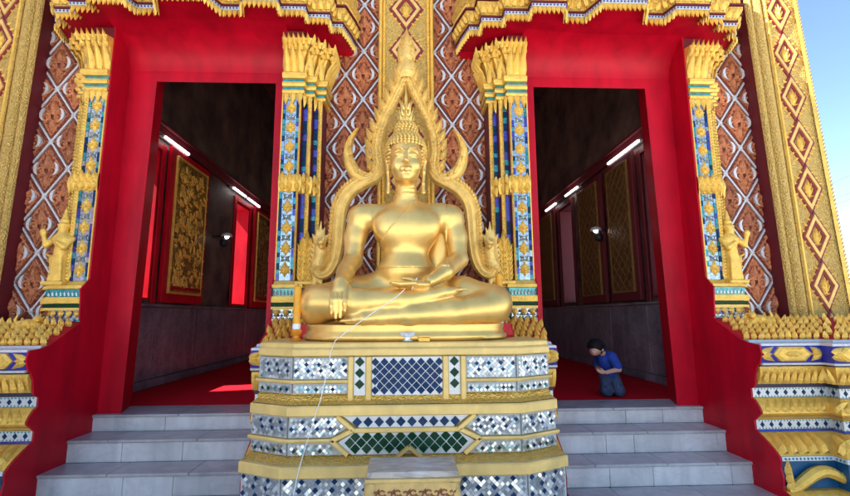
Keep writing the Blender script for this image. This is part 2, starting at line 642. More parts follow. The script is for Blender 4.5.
def side_wall(s):
    m = MB()
    xs = (3.0 * s, 3.35 * s)
    y = 4.46
    for a, b in WIN:
        m.box(*xs, y, a, -0.2, 5.6)
        m.box(*xs, a, b, -0.2, WZ0)
        m.box(*xs, a, b, WZ1, 5.6)
        y = b
    m.box(*xs, y, 16.0, -0.2, 5.6)
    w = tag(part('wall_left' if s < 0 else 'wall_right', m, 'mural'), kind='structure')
    # grey marble dado slabs, a skirting and a red rail
    y = 4.5
    k = 0
    while y < 15.5:
        L = 1.02
        sl = MB()
        sl.box(2.955, 2.998, y, y + L - 0.006, 0.10, 0.92, bev=0.004)
        part('dado_slab', sl, 'dado', w, mirror=s < 0)
        y += L
        k += 1
    sk = MB()
    sk.box(2.935, 2.996, 4.5, 15.9, 0.001, 0.095, bev=0.01)
    part('skirting', sk, 'dado', w, mirror=s < 0)
    sk = MB()
    sk.box(2.93, 2.996, 4.5, 15.9, 0.925, 0.955, bev=0.006)
    part('dado_cap', sk, 'dado', w, mirror=s < 0)
    sk = MB()
    sk.box(2.93, 2.996, 4.5, 15.9, 2.98, 3.09, bev=0.01)
    sk.box(2.90, 2.996, 4.5, 15.9, 3.09, 3.13, bev=0.01)
    part('rail', sk, 'red_dark', w, mirror=s < 0)
    for a, b in WIN:
        fr = MB()
        fr.box(2.99, 3.352, a - 0.001, a + 0.03, WZ0, WZ1)
        fr.box(2.99, 3.352, b - 0.03, b + 0.001, WZ0, WZ1)
        fr.box(2.99, 3.352, a + 0.03, b - 0.03, WZ1 - 0.03, WZ1)
        fr.box(2.975, 3.352, a + 0.03, b - 0.03, WZ0 - 0.001, WZ0 + 0.025)
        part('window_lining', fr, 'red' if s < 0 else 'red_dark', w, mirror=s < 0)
        fr = MB()
        fr.box(2.965, 2.989, a - 0.10, a - 0.002, WZ0 - 0.05, WZ1 + 0.08, bev=0.006)
        fr.box(2.965, 2.989, b + 0.002, b + 0.09, WZ0 - 0.05, WZ1 + 0.08, bev=0.006)
        fr.box(2.965, 2.989, a - 0.002, b + 0.002, WZ1 + 0.0, WZ1 + 0.08, bev=0.006)
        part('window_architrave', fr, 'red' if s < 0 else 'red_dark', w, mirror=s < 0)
    return w


wl_, wr_ = side_wall(-1), side_wall(1)


def shutter(s, y0, y1, label, gold, lattice, leaf='red', trim='gold'):
    t = thing('window_shutter', (s * 2.93, (y0 + y1) / 2, 0.98), label, 'shutter', 'open window shutters along the hall walls')
    m = MB()
    m.box(2.905, 2.962, y0, y1, 0.98, 2.92, bev=0.008)
    part('leaf', m, leaf, t, mirror=s < 0)
    m = MB()
    a, b, c, d = y0 + .13, y1 - .13, 1.12, 2.80
    m.box(2.885, 2.906, a, b, c, d, bev=0.004)
    part('panel', m, gold, t, mirror=s < 0)
    m = MB()
    for (ya, yb, za, zb) in ((a - .03, a, c - .03, d + .03), (b, b + .03, c - .03, d + .03), (a, b, c - .03, c), (a, b, d, d + .03)):
        m.box(2.878, 2.907, ya, yb, za, zb, bev=0.004)
    for k in range(9):
        m.sphere((2.876, a - .015, c + .1 + k * .18), .012, 6, 4)
        m.sphere((2.876, b + .015, c + .1 + k * .18), .012, 6, 4)
    part('panel_frame', m, trim, t, mirror=s < 0)
    m = MB()
    if lattice:
        n = 10
        for k in range(-6, 16):
            z = c + k * (d - c) / n
            for dz in (1, -1):
                za, zb = z, z + dz * (b - a)
                p, q = [a, za], [b, zb]
                # clip to panel
                def clip(p, q):
                    if p[1] == q[1]:
                        return p, q
                    t0, t1 = 0, 1
                    for lim, sg in ((c, 1), (d, -1)):
                        fa, fb = (p[1] - lim) * sg, (q[1] - lim) * sg
                        if fa < 0 and fb < 0:
                            return None
                        if fa < 0:
                            t0 = max(t0, fa / (fa - fb))
                        if fb < 0:
                            t1 = min(t1, fa / (fa - fb))
                    if t1 - t0 < .03:
                        return None
                    f = lambda u: [p[0] + (q[0] - p[0]) * u, p[1] + (q[1] - p[1]) * u]
                    return f(t0), f(t1)
                r_ = clip(p, q)
                if r_:
                    (ya, za), (yb, zb) = r_
                    m.bar((2.886, ya, za), (2.886, yb, zb), .012, .008, (-1, 0, 0))
        part('lattice', m, 'lacquer_mid', t, mirror=s < 0)
    else:
        # carved scrollwork: leaves and curling stems over the whole panel
        for k in range(300):
            yy, zz = rnd.uniform(a + .05, b - .05), rnd.uniform(c + .05, d - .08)
            an = rnd.uniform(0, 6.28)
            if rnd.random() < .5:
                m.leaf((2.886, yy, zz), (0, math.cos(an), math.sin(an)), (-1, 0, 0), .05, .10, .018)
            else:
                r0 = rnd.uniform(.025, .05)
                pth = [(2.882, yy + r0 * (1 - .09 * q) * math.cos(an + q * .8), zz + r0 * (1 - .09 * q) * math.sin(an + q * .8)) for q in range(9)]
                m.tube(pth, [.009 - .0006 * q for q in range(9)], 5)
        part('scrollwork', m, trim if gold == 'lacquer' else 'lacquer_mid', t, mirror=s < 0, kind='stuff')
        m = MB()
        m.box(2.872, 2.8845, a + .01, b - .01, c + .02, c + .065, bev=.003)
        part('inscription_plate', m, 'red', t, mirror=s < 0)
    return t


shutter(-1, 5.54, 6.62, 'red shutter with bright gold scrollwork panel inside the left doorway', 'lacquer', False)
shutter(-1, 8.70, 9.75, 'far red shutter with dull gold panel inside the left doorway', 'lacquer_dark', False)
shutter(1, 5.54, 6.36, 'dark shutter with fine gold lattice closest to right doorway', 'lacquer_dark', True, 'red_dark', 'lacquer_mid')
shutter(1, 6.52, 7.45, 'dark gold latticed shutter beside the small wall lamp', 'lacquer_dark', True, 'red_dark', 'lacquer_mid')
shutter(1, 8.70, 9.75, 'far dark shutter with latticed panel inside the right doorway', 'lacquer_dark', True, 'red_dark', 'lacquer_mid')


def tube_light(s, y0, y1, label):
    t = thing('tube_light', (s * 2.90, (y0 + y1) / 2, 2.93), label, 'light', 'fluorescent tubes along the hall walls')
    m = MB()
    m.box(2.915, 2.975, y0, y1, 2.955, 2.98, bev=.004)
    part('batten', m, 'lamp_case', t, mirror=s < 0)
    m = MB()
    m.tube([(2.905, y0 + .02, 2.955), (2.905, y1 - .02, 2.955)], .017, 10)
    part('tube', m, 'lamp_white', t, mirror=s < 0)


tube_light(-1, 5.33, 5.95, 'lit fluorescent tube above the bright gold shutter')
tube_light(-1, 7.52, 8.12, 'lit fluorescent tube above the far window in left doorway')
tube_light(-1, 8.22, 8.90, 'lit fluorescent tube last in the row of left doorway')
tube_light(1, 5.3, 6.2, 'longest lit fluorescent tube in the right doorway')
tube_light(1, 7.36, 7.98, 'lit fluorescent tube in the middle of right doorway row')
tube_light(1, 8.5, 9.16, 'lit fluorescent tube last in the row of right doorway')


def wall_lamp(s, y, z, label):
    t = thing('wall_fan_lamp', (s * 2.9, y, z), label, 'lamp', 'small wall lamps in the hall')
    m = MB()
    m.tube([(2.99, y, z), (2.86, y, z + .02), (2.80, y, z)], .016, 6)
    part('arm', m, 'black', t, mirror=s < 0)
    m = MB()
    m.lathe([(.03, .06), (.07, .045), (.085, .01), (.08, 0), (.03, .02)], (2.78, y, z), 14)
    part('shade', m, 'lamp_case', t, smooth=True, mirror=s < 0)
    m = MB()
    m.sphere((2.78, y, z + .005), .035, 8, 6)
    part('bulb', m, 'lamp_white', t, smooth=True, mirror=s < 0)
    m = MB()
    m.lathe([(.02, -.16), (.055, -.14), (.06, -.05), (.03, -.03)], (2.82, y, z), 12)
    part('motor', m, 'black', t, smooth=True, mirror=s < 0)


wall_lamp(-1, 7.05, 2.03, 'small white lamp beside the bright gold shutter')
wall_lamp(1, 6.45, 2.02, 'small white lamp between the latticed shutters')


# ================================================================== LATTICE WALLS
TW, TH = 0.176, 0.256


def tile_mesh():
    m = MB()
    w, h = TW - .010, TH - .014
    dia = lambda k, y: [(0, y, -h * k), (w * k, y, 0), (0, y, h * k), (-w * k, y, 0)]
    m.mi = 1
    m.grid([dia(1, 0), dia(.97, -.010)], closed=True)
    m.grid([dia(.97, -.010), dia(.90, -.012)], closed=True)
    m.quad(*dia(.90, -.0125))
    m.mi = 0
    # lobed rim
    pts = []
    cs = [(0, -h * .84), (w * .84, 0), (0, h * .84), (-w * .84, 0)]
    for i in range(4):
        a, b = cs[i], cs[(i + 1) % 4]
        for k in range(8):
            u = k / 8
            bul = math.sin(math.pi * u) * -.012 + math.sin(math.pi * 4 * u) * .005
            px, pz = a[0] + (b[0] - a[0]) * u, a[1] + (b[1] - a[1]) * u
            L = math.hypot(px, pz)
            pts.append((px * (1 + bul / L), -.016, pz * (1 + bul / L)))
    pts.append(pts[0])
    m.tube(pts, .0075, 5, cap=False)
    # small leaves round the rim
    for i in range(4):
        a, b = cs[i], cs[(i + 1) % 4]
        for u in (.2, .4, .6, .8):
            px, pz = a[0] + (b[0] - a[0]) * u, a[1] + (b[1] - a[1]) * u
            m.leaf((px * .98, -.012, pz * .98), (-px, 0, -pz), (0, -1, 0), .034, .04, .016)
    k0 = len(m.v)
    # central flower: bud, side scrolls, lower drop
    m.leaf((0, -.012, -.005), (0, 0, 1), (0, -1, 0), .075, .135, .040)
    for sx in (-1, 1):
        m.leaf((sx * .012, -.012, .0), (sx * .75, 0, 1), (0, -1, 0), .045, .085, .030, lean=.2 * sx)
        m.leaf((sx * .01, -.012, -.03), (sx * .9, 0, -.55), (0, -1, 0), .04, .075, .026)
        sp = []
        for k in range(12):
            an = -1.9 + k * .62
            rr = .040 * (1 - k * .062)
            sp.append((sx * (.040 + rr * math.cos(an)), -.024, -.022 + rr * math.sin(an)))
        m.tube(sp, [.0135 - .0006 * k for k in range(12)], 6)
        m.sphere((sx * .040, -.024, -.022), .014, 7, 5)
    m.leaf((0, -.012, -.05), (0, 0, -1), (0, -1, 0), .06, .115, .032)
    m.leaf((0, -.012, .115), (0, 0, 1), (0, -1, 0), .03, .07, .02)
    for k in range(k0, len(m.v)):
        p = m.v[k]
        m.v[k] = (p[0] * 1.22, p[1], p[2] * 1.16)
    # white crescents either side
    m.mi = 2
    for sx in (-1, 1):
        c = (sx * .066, -.004)
        out, inn = [], []
        for k in range(9):
            an = -1.75 + 3.5 * k / 8
            out.append((c[0] + sx * (.048) * math.cos(an) * 1.0, c[1] + .062 * math.sin(an)))
            th = .026 * math.sin(math.pi * k / 8) + .001
            inn.append((c[0] + sx * (.048 * math.cos(an) - th), c[1] + .062 * math.sin(an)))
        for k in range(8):
            a0, a1, b0, b1 = out[k], out[k + 1], inn[k], inn[k + 1]
            y = -.036
            m.grid([[(a0[0], -.010, a0[1]), (a1[0], -.010, a1[1])], [(a0[0], y, a0[1]), (a1[0], y, a1[1])],
                    [(b0[0], y, b0[1]), (b1[0], y, b1[1])], [(b0[0], -.010, b0[1]), (b1[0], -.010, b1[1])]])
    return m.mesh('diamond_tile', ['terracotta', 'terracotta_ground', 'white_strip'])


TILE = tile_mesh()
_L = math.hypot(TW, TH)
_m = MB()
_m.bar((-_L / 2 + .010, 0, 0), (_L / 2 - .010, 0, 0), .018, .018)
STRIP = _m.mesh('lattice_strip', 'white_strip')
_m = MB()
for q in range(4):
    a = q * math.pi / 2
    _m.leaf((0, -.012, 0), (math.cos(a), 0, math.sin(a)), (0, -1, 0), .022, .034, .014)
_m.sphere((0, -.014, 0), .012, 6, 4)
BOSS = _m.mesh('lattice_boss', 'white_strip')
ANG = math.atan2(TH, TW)


def lattice_bay(label, x0, x1, Yw, nodex, nodez, z0, z1, skip=None):
    t = thing('lattice_wall', ((x0 + x1) / 2, Yw, GROUND), label, 'wall')
    m = MB()
    m.box(x0, x1, Yw, 4.6, GROUND, 6.2)
    part('backing', m, 'terracotta_ground', t)
    i0, i1 = int((x0 - nodex) / TW) - 2, int((x1 - nodex) / TW) + 2
    j0, j1 = int((z0 - nodez) / TH) - 2, int((z1 - nodez) / TH) + 2
    for i in range(i0, i1):
        for j in range(j0, j1):
            x, z = nodex + i * TW, nodez + j * TH
            if not (z0 <= z <= z1) or x < x0 + TW * .6 or x > x1 - TW * .6:
                continue
            if skip and skip(x, z):
                continue
            if (i + j) % 2 == 0:
                piece('lattice_boss', BOSS, t, (x, Yw, z))
            else:
                piece('diamond_tile', TILE, t, (x, Yw - rnd.uniform(0, .003), z), rot=(0, rnd.gauss(0, .012), 0), scale=(rnd.choice((-1, 1)) * rnd.uniform(.96, 1.0), rnd.uniform(.85, 1.15), rnd.uniform(.96, 1.0)))
            if (i + j) % 2 == 0:
                for sx, sz in ((1, 1), (1, -1)):
                    if x + TW < x1 + .05:
                        piece('lattice_strip', STRIP, t, (x + sx * TW / 2, Yw, z + sz * TH / 2), rot=(0, -ANG * sz, 0))
    return t


lattice_bay('terracotta diamond lattice wall with white strips behind the gold statue', -1.09, 1.09, 4.25, .632, 1.384, .9, 4.3,
            skip=lambda x, z: abs(x) < .2 and z > 2.7)
lattice_bay('terracotta diamond lattice wall beside the left corner column', -3.9, -2.68, 4.10, -3.24, 1.37, .62, 4.2)
lattice_bay('terracotta diamond lattice wall beside the right corner column', 2.68, 3.9, 4.10, 3.24, 1.37, .62, 4.2)


# ================================================================== DOOR FRAMES
PLINTH_PROF = [(3.80, .77), (3.50, .605), (3.42, .585), (3.32, .575), (3.305, .51), (3.335, .435), (3.36, .42), (3.39, .357), (3.40, .276),
               (3.43, .25), (3.45, .245), (3.453, .17), (3.43, .165), (3.386, .114), (3.372, .082), (3.40, .055), (3.45, .01), (3.445, -.053),
               (3.43, -.06), (3.296, -.148), (3.25, -.188), (3.24, -.215), (3.25, -.26), (3.235, -.32), (3.245, -.41), (3.2, -.42), (3.2, GROUND)]


def door_frame(s, label):
    t = thing('door_frame', (s * 1.88, 4.3, 0), label, 'doorway')
    mr = s < 0
    # splayed frame: front edge at Y 4.10, widening to the opening at Y 4.46
    m = MB()
    m.grid([[(2.70, 4.10, z), (x0, 4.10, z), (x1, 4.46, z), (2.70, 4.46, z)] for x0, x1, z in ((2.405, 2.535, 0), (2.345, 2.475, 3.21))], closed=True, cap=True)
    part('jamb', m, 'red', t, mirror=mr)
    m = MB()
    m.grid([[(1.08, 4.10, z), (1.08, 4.46, z), (x1, 4.46, z), (x0, 4.10, z)] for x0, x1, z in ((1.232, 1.15, 0), (1.240, 1.16, 3.21))], closed=True, cap=True)
    part('jamb', m, 'red', t, mirror=mr)
    m = MB()
    m.grid([[(x, 4.097, 3.0), (x, 4.46, 3.205), (x, 4.46, 3.48), (x, 4.097, 3.48)] for x in (1.082, 2.698)], closed=True, cap=True)
    part('lintel', m, 'red', t, mirror=mr)
    m = MB()
    m.grid([[(x, 3.70, 3.41), (x, 3.80, 3.398), (x, 3.89, 3.372), (x, 3.97, 3.33), (x, 4.03, 3.275), (x, 4.07, 3.215), (x, 4.09, 3.15), (x, 4.095, 3.10), (x, 4.12, 3.43)] for x in (1.085, 2.625)], closed=True, cap=True)
    part('cove', m, 'red', t, mirror=mr, smooth=60)
    m = MB()
    m.box(1.09, 2.68, 4.22, 4.6, 3.485, 6.2)
    part('upper_wall', m, 'red', t, mirror=mr)
    # red painted side of the recess, cut to the outline of the mouldings
    for X, sg in ((2.612, -1), (1.098, 1)):
        m = MB()
        pts = [(X, y - .004 if X > 2 else y + .05, z) for y, z in reversed(PLINTH_PROF)] + [(X, 3.775, .79), (X, 3.76, .96), (X, 3.75, 1.03), (X, 3.845, 1.12), (X, 3.846, 3.40),
                                                                       (X, 4.21, 3.40), (X, 4.21, GROUND)]
        m.poly(pts, (sg * .012, 0, 0))
        part('reveal', m, 'red', t, mirror=mr)
    return t


door_frame(-1, 'red doorway whose opening shows the bright gold shutter')
door_frame(1, 'red doorway in which the child in blue kneels')

# ---------------------------------------------------------------- hoods over the doors
HZ = 3.35
half = [(.52, 4.16), (.55, 4.02), (.60, 3.86), (.70, 3.86), (.70, 3.73), (.89, 3.73), (.89, 3.63), (1.10, 3.63), (1.10, 3.52), (1.36, 3.52), (1.40, 3.65), (1.60, 3.65), (1.64, 3.56), (1.68, 3.46)]
HOODPLAN = half + [(2 * 1.86 - x, y) for x, y in reversed(half)]


def hood(s, label):
    t = thing('door_canopy', (s * 1.86, 3.9, HZ), label, 'canopy')
    mr = s < 0
    m = MB()
    P = HOODPLAN
    # soffit slab, dropping a little towards the lintel
    top = [(x, y, 3.46) for x, y in P] + [(3.18, 4.24, 3.46), (.54, 4.24, 3.46)]
    bot = [(x, y, 3.405) for x, y in P] + [(3.18, 4.24, 3.36), (.54, 4.24, 3.36)]
    m.grid([bot, top], closed=True, cap=True)
    part('soffit', m, 'red', t, mirror=mr)
    # hanging teeth
    m = MB()
    along(P, .010, .042, lambda x, y, nx, ny, tx, ty: m.leaf((x, y, 3.425), (nx * .12, ny * .12, -1), (nx, ny, 0), .040, .078, .022))
    part('hanging_teeth', m, 'gold', t, mirror=mr, kind='stuff')
    m = MB()
    along(P, .000, .042, lambda x, y, nx, ny, tx, ty: m.leaf((x + tx * .021, y + ty * .021, 3.425), (0, 0, -1), (nx, ny, 0), .034, .058, .012))
    part('rear_teeth', m, 'gold', t, mirror=mr, kind='stuff')
    m = MB()
    sweep(m, P, [(.0, 3.42), (.020, 3.425), (.022, 3.45), (.0, 3.455)])
    part('tooth_rail', m, 'silver2', t, mirror=mr)
    m = MB()
    m.mi = 0
    along(P, .024, .030, lambda x, y, nx, ny, tx, ty: m.dia((x, y, 3.438), (nx, ny, 0), .022, .020, .003))
    part('mosaic_chips', m, 'glass_violet', t, mirror=mr, kind='stuff')
    m = MB()
    sweep(m, P, [(.0, 3.455), (.030, 3.457), (.030, 3.472), (.0, 3.476)])
    part('red_fillet', m, 'red_dark', t, mirror=mr)
    m = MB()
    sweep(m, P, [(.0, 3.474), (.022, 3.478), (.034, 3.50), (.052, 3.53), (.062, 3.56), (.062, 3.585), (.0, 3.60)])
    part('cyma', m, 'gold_carved', t, mirror=mr)
    m = MB()
    along(P, .036, .07, lambda x, y, nx, ny, tx, ty: m.leaf((x, y, 3.49), (nx * .4, ny * .4, 1), (nx, ny, -.3), .058, .088, .018))
    part('cyma_leaves', m, 'gold', t, mirror=mr, kind='stuff')
    m = MB()
    sweep(m, P, [(.0, 3.592), (.075, 3.594), (.075, 3.61), (.0, 3.615)])
    part('red_fillet', m, 'red_dark', t, mirror=mr)
    z = 3.612
    for k in range(4):
        d = -.02 - .03 * k
        m = MB()
        sweep(m, P, [(d, z), (d + .07, z + .01), (d + .07, z + .035), (d + .05, z + .05), (d + .08, z + .10), (d + .09, z + .14), (d, z + .15)])
        part('tier', m, 'gold_carved', t, mirror=mr)
        m = MB()
        along(P, d + .072, .036, lambda x, y, nx, ny, tx, ty: m.leaf((x, y, z + .048), (0, 0, -1), (nx, ny, 0), .034, .048, .014))
        part('tier_teeth', m, 'silver2' if k % 2 else 'gold', t, mirror=mr, kind='stuff')
        z += .151
    m = MB()
    m.grid([[(x, y, 3.46) for x, y in offset_plan(P, -.02)] + [(3.16, 4.24, 3.46), (.56, 4.24, 3.46)],
            [(x, y, z) for x, y in offset_plan(P, -.09)] + [(3.10, 4.24, z), (.62, 4.24, z)]], closed=True, cap=True)
    part('core', m, 'gold_carved', t, mirror=mr)
    return t


hood(-1, 'gold toothed canopy with red soffit over the doorway with gold shutter')
hood(1, 'gold toothed canopy with red soffit over the doorway with kneeling child')


# ================================================================== PILASTERS
IN_PLAN = [(.77, 4.25), (.77, 4.0), (.85, 4.0), (.85, 3.92), (.93, 3.92), (.93, 3.85), (1.098, 3.85), (1.098, 4.2)]
OUT_PLAN = [(2.612, 4.2), (2.612, 3.85), (2.80, 3.85), (2.80, 3.92), (2.88, 3.92), (2.88, 4.0), (2.95, 4.0), (2.95, 4.10)]


def figure_sdf(c, sx, h=.009):
    """guardian figure in a pointed crown at the foot of the shaft, about .58 m tall; sx is the side away from the door"""
    x, y, z = c
    S = SDF((x - .20, y - .15, z - .02), (x + .20, y + .16, z + .66), h)
    S.cone((x, y, z), (x, y, z + .24), .062, .046, .03)                # draped legs
    S.cone((x + .02 * sx, y + .01, z), (x + .08 * sx, y + .02, z + .20), .045, .028, .03)
    S.cone((x, y, z + .24), (x, y, z + .37), .046, .056, .04)            # torso
    S.ell((x, y - .01, z + .35), (.075, .05, .045), .03)
    S.cone((x + .07 * sx, y, z + .36), (x + .12 * sx, y - .02, z + .30), .026, .021, .02)
    S.cone((x + .12 * sx, y - .02, z + .30), (x + .13 * sx, y - .04, z + .385), .020, .017, .015)
    S.ell((x + .135 * sx, y - .04, z + .41), (.026, .024, .030), .015)
    S.cone((x - .07 * sx, y, z + .36), (x - .05 * sx, y - .05, z + .28), .026, .020, .015)
    S.cone((x - .05 * sx, y - .05, z + .28), (x, y - .07, z + .32), .019, .016, .015)
    S.ell((x, y - .012, z + .445), (.038, .042, .050), .02)
    S.cone((x, y, z + .47), (x, y, z + .63), .038, .005, .015)           # crown
    S.ell((x, y, z + .475), (.052, .052, .014), .01)
    S.ell((x, y, z + .515), (.038, .038, .012), .01)
    for k in range(5):                                                   # hanging drapery
        S.cone((x + (k - 2) * .022, y - .05, z + .01), (x + (k - 2) * .014, y - .04, z + .22), .013, .010, .008)
    for k in range(4):
        S.cone((x + sx * .05, y + .02, z + .08 + k * .035), (x + sx * (.11 + .012 * k), y + .03, z + .07 + k * .055), .020, .008, .012)
    return S


def pilaster(s, kind, label):
    plan = IN_PLAN if kind == 'in' else OUT_PLAN
    xc = (plan[0][0] + plan[-1][0]) / 2
    t = thing('pilaster', (s * xc, 3.95, .72), label, 'pilaster', 'gold and glass pilasters beside the doors')
    mr = s < 0
    m = MB()
    sweep(m, plan, [(0, .70), (0, 3.38)])
    part('shaft', m, 'red_dark', t, mirror=mr)
    # ---- faces of the shaft
    if kind == 'in':
        faces = [(.93, 1.098, 3.85, 1), (.85, .93, 3.92, 1), (.77, .85, 4.0, 1)]
    else:
        faces = [(2.612, 2.80, 3.85, -1), (2.80, 2.88, 3.92, -1), (2.88, 2.95, 4.0, -1)]
    z0, z1 = 1.10, 2.78
    x0, x1, yf, dr = faces[0]
    d0 = x1 if kind == 'in' else x0             # door side edge of the front face
    sg = -1 if kind == 'in' else 1                # away from the door
    X = lambda u: d0 + sg * u
    strip = lambda u0, u1, y, th: (min(X(u0), X(u1)), max(X(u0), X(u1)), y - th, y + .002)
    m = MB()
    for u0, u1 in ((.010, .032), (.128, .150)):
        a, b, c, d = strip(u0, u1, yf, .010)
        k = z0
        while k < z1 - .03:
            m.mi = rnd.choice((0, 0, 1, 1, 2, 3))
            dz = rnd.uniform(.035, .06)
            m.box(a, b, c - rnd.uniform(0, .004), d, k, min(z1, k + dz - .003))
            k += dz
    part('edge_glass', m, ['glass_blue', 'glass_teal', 'silver', 'glass_violet'], t, mirror=mr, kind='stuff')
    m = MB()
    a, b, c, d = strip(.0, .009, yf, .016)
    m.box(a, b, c, d, z0, z1)
    a, b, c, d = strip(.151, .168 if kind == 'in' else .188, yf, .020)
    m.box(a, b, c, d, z0, z1, bev=.005)
    k = z0 + .01
    while k < z1:
        m.leaf(((a + b) / 2, c, k), (0, 0, 1), (0, -1, 0), (b - a), .03, .010)
        k += .028
    part('gold_rib', m, 'gold', t, mirror=mr)
    m = MB()
    a, b, c, d = strip(.034, .126, yf, .006)
    m.box(a, b, c, d, z0, z1)
    part('glass_ground', m, 'strip_ground', t, mirror=mr)
    # leaf rosettes and white glass lozenges up the middle
    cx = X(.080)
    zz = z0 + .09
    while zz < z1 - .05:
        r = MB()
        r.leaf((cx, yf - .006, zz - .01), (0, 0, 1), (0, -1, 0), .062, .085, .028)
        r.leaf((cx, yf - .006, zz + .01), (0, 0, -1), (0, -1, 0), .062, .075, .026)
        for e in (-1, 1):
            for q in (.75, 0, -.75):
                r.leaf((cx, yf - .006, zz), (e, 0, q), (0, -1, 0), .040, .054, .022)
        r.sphere((cx, yf - .03, zz), .014, 7, 5)
        part('rosette', r, 'gold', t, mirror=mr, kind='stuff')
        g = MB()
        for e in (-1, 1):
            for q in (-1, 1):
                g.leaf((cx + e * .006, yf - .006, zz + .093), (e, 0, q * .75), (0, -1, 0), .032, .046, .016)
        g.dia((cx, yf - .006, zz + .093), (0, -1, 0), .03, .03, .02)
        part('glass_star', g, 'silver', t, mirror=mr, kind='stuff')
        zz += .180
    for (fa, fb, fy, _) in faces[1:]:
        dd = fb if kind == 'in' else fa
        XX = lambda u: dd + sg * u
        m = MB()
        k = z0
        while k < z1 - .02:
            m.mi = rnd.choice((0, 0, 1, 1, 2))
            dz = rnd.uniform(.04, .075)
            m.box(XX(.006), XX(.040), fy - .010 - rnd.uniform(0, .004), fy + .002, k, min(z1, k + dz - .003))
            k += dz
        part('side_glass', m, ['glass_violet', 'glass_blue', 'glass_teal'], t, mirror=mr, kind='stuff')
        m = MB()
        m.box(XX(.042), XX(.078 if kind == 'in' else .07), fy - .016, fy + .002, z0, z1, bev=.005)
        k = z0 + .01
        while k < z1:
            m.leaf((XX(.059), fy - .016, k), (0, 0, 1), (0, -1, 0), .030, .034, .010)
            k += .030
        part('gold_rib', m, 'gold', t, mirror=mr)
    # ---- belt knot in mid height
    m = MB()
    sweep(m, plan[1:-1], [(.0, 1.86), (.016, 1.87), (.026, 1.92), (.030, 1.95), (.026, 1.98), (.016, 2.02), (0, 2.03)])
    along(plan[1:-1], .022, .055, lambda x, y, nx, ny, tx, ty: (m.leaf((x, y, 1.95), (0, 0, 1), (nx, ny, 0), .056, .095, .030, curl=.10),
                                                                  m.leaf((x, y, 1.95), (0, 0, -1), (nx, ny, 0), .056, .095, .030, curl=.10)))
    part('belt', m, 'gold', t, mirror=mr)
    # ---- pendants under the capital
    m = MB()
    along(plan[1:-1], .014, .056, lambda x, y, nx, ny, tx, ty: m.leaf((x, y, 2.775), (0, 0, -1), (nx, ny, 0), .058, .12, .024))
    part('pendants', m, 'gold', t, mirror=mr, kind='stuff')
    # ---- capital
    cp = plan[:-1] if kind == 'in' else plan[1:]
    cin = cp[1:] if kind == 'in' else cp[:-1]
    prs = [('neck_mould', 'gold', [(0, 2.765), (.022, 2.77), (.028, 2.785), (.022, 2.80), (0, 2.802)]),
           ('glass_band', 'glass_teal', [(0, 2.802), (.014, 2.802), (.014, 2.828), (0, 2.828)]),
           ('neck_mould', 'gold', [(0, 2.828), (.030, 2.830), (.038, 2.85), (.030, 2.872), (0, 2.874)]),
           ('glass_band', 'glass_teal', [(0, 2.874), (.014, 2.874), (.014, 2.902), (0, 2.902)]),
           ('neck_mould', 'gold', [(0, 2.902), (.034, 2.905), (.046, 2.925), (.046, 2.95), (.03, 2.965), (0, 2.967)])]
    for nm, mt, pr in prs:
        m = MB()
        sweep(m, cp, pr)
        part(nm, m, mt, t, mirror=mr)
    m = MB()
    sweep(m, cp, [(0, 2.965), (.006, 2.97), (.006, 3.05), (.018, 3.12), (.048, 3.185), (.085, 3.225), (.10, 3.25), (.02, 3.27), (0, 3.27)])
    bell = part('capital_bell', m, 'gold', t, mirror=mr)
    def petal(x, y, nx, ny, tx, ty):
        q = MB()
        q.leaf((x, y, 2.972), (nx * .10, ny * .10, 1), (nx, ny, 0), .072, .245, .026, curl=.30)
        part('bell_petal', q, 'gold', bell, mirror=mr)
    along(cp, .010, .060, petal)
    m = MB()
    along(cp, .085, .044, lambda x, y, nx, ny, tx, ty: m.leaf((x, y, 3.20), (nx * .25, ny * .25, 1), (nx, ny, -.2), .042, .105, .020, lean=.10))
    along(cp, .060, .050, lambda x, y, nx, ny, tx, ty: m.leaf((x, y, 3.16), (nx * .5, ny * .5, 1), (nx, ny, -.2), .048, .085, .020))
    part('flame_crest', m, 'gold', bell, mirror=mr, kind='stuff')
    m = MB()
    along(cin, .017, .062, lambda x, y, nx, ny, tx, ty: m.leaf((x + nx * .012, y + ny * .012, 3.03), (0, 0, 1), (nx, ny, 0), .010, .065, .022))
    part('glass_inlay', m, 'glass_violet', bell, mirror=mr, kind='stuff')
    # ---- base
    prs = [('base_mould', 'gold', [(0, 1.10), (.018, 1.095), (.05, 1.065), (.078, 1.06), (.082, 1.035), (.07, 1.03)], None),
           ('glass_band', 'glass_teal', [(.06, 1.03), (.066, 1.03), (.058, .965), (.05, .965)], 'silver'),
           ('base_mould', 'gold', [(.05, .968), (.082, .965), (.086, .94), (.082, .915), (.05, .912)], None),
           ('glass_band', 'glass_green', [(.05, .912), (.074, .912), (.068, .882), (.05, .882)], None),
           ('base_mould', 'gold', [(.05, .882), (.080, .88), (.080, .86), (.05, .858)], None),
           ('mosaic_band', 'silver', [(.02, .858), (.046, .858), (.046, .77), (.02, .77)], None)]
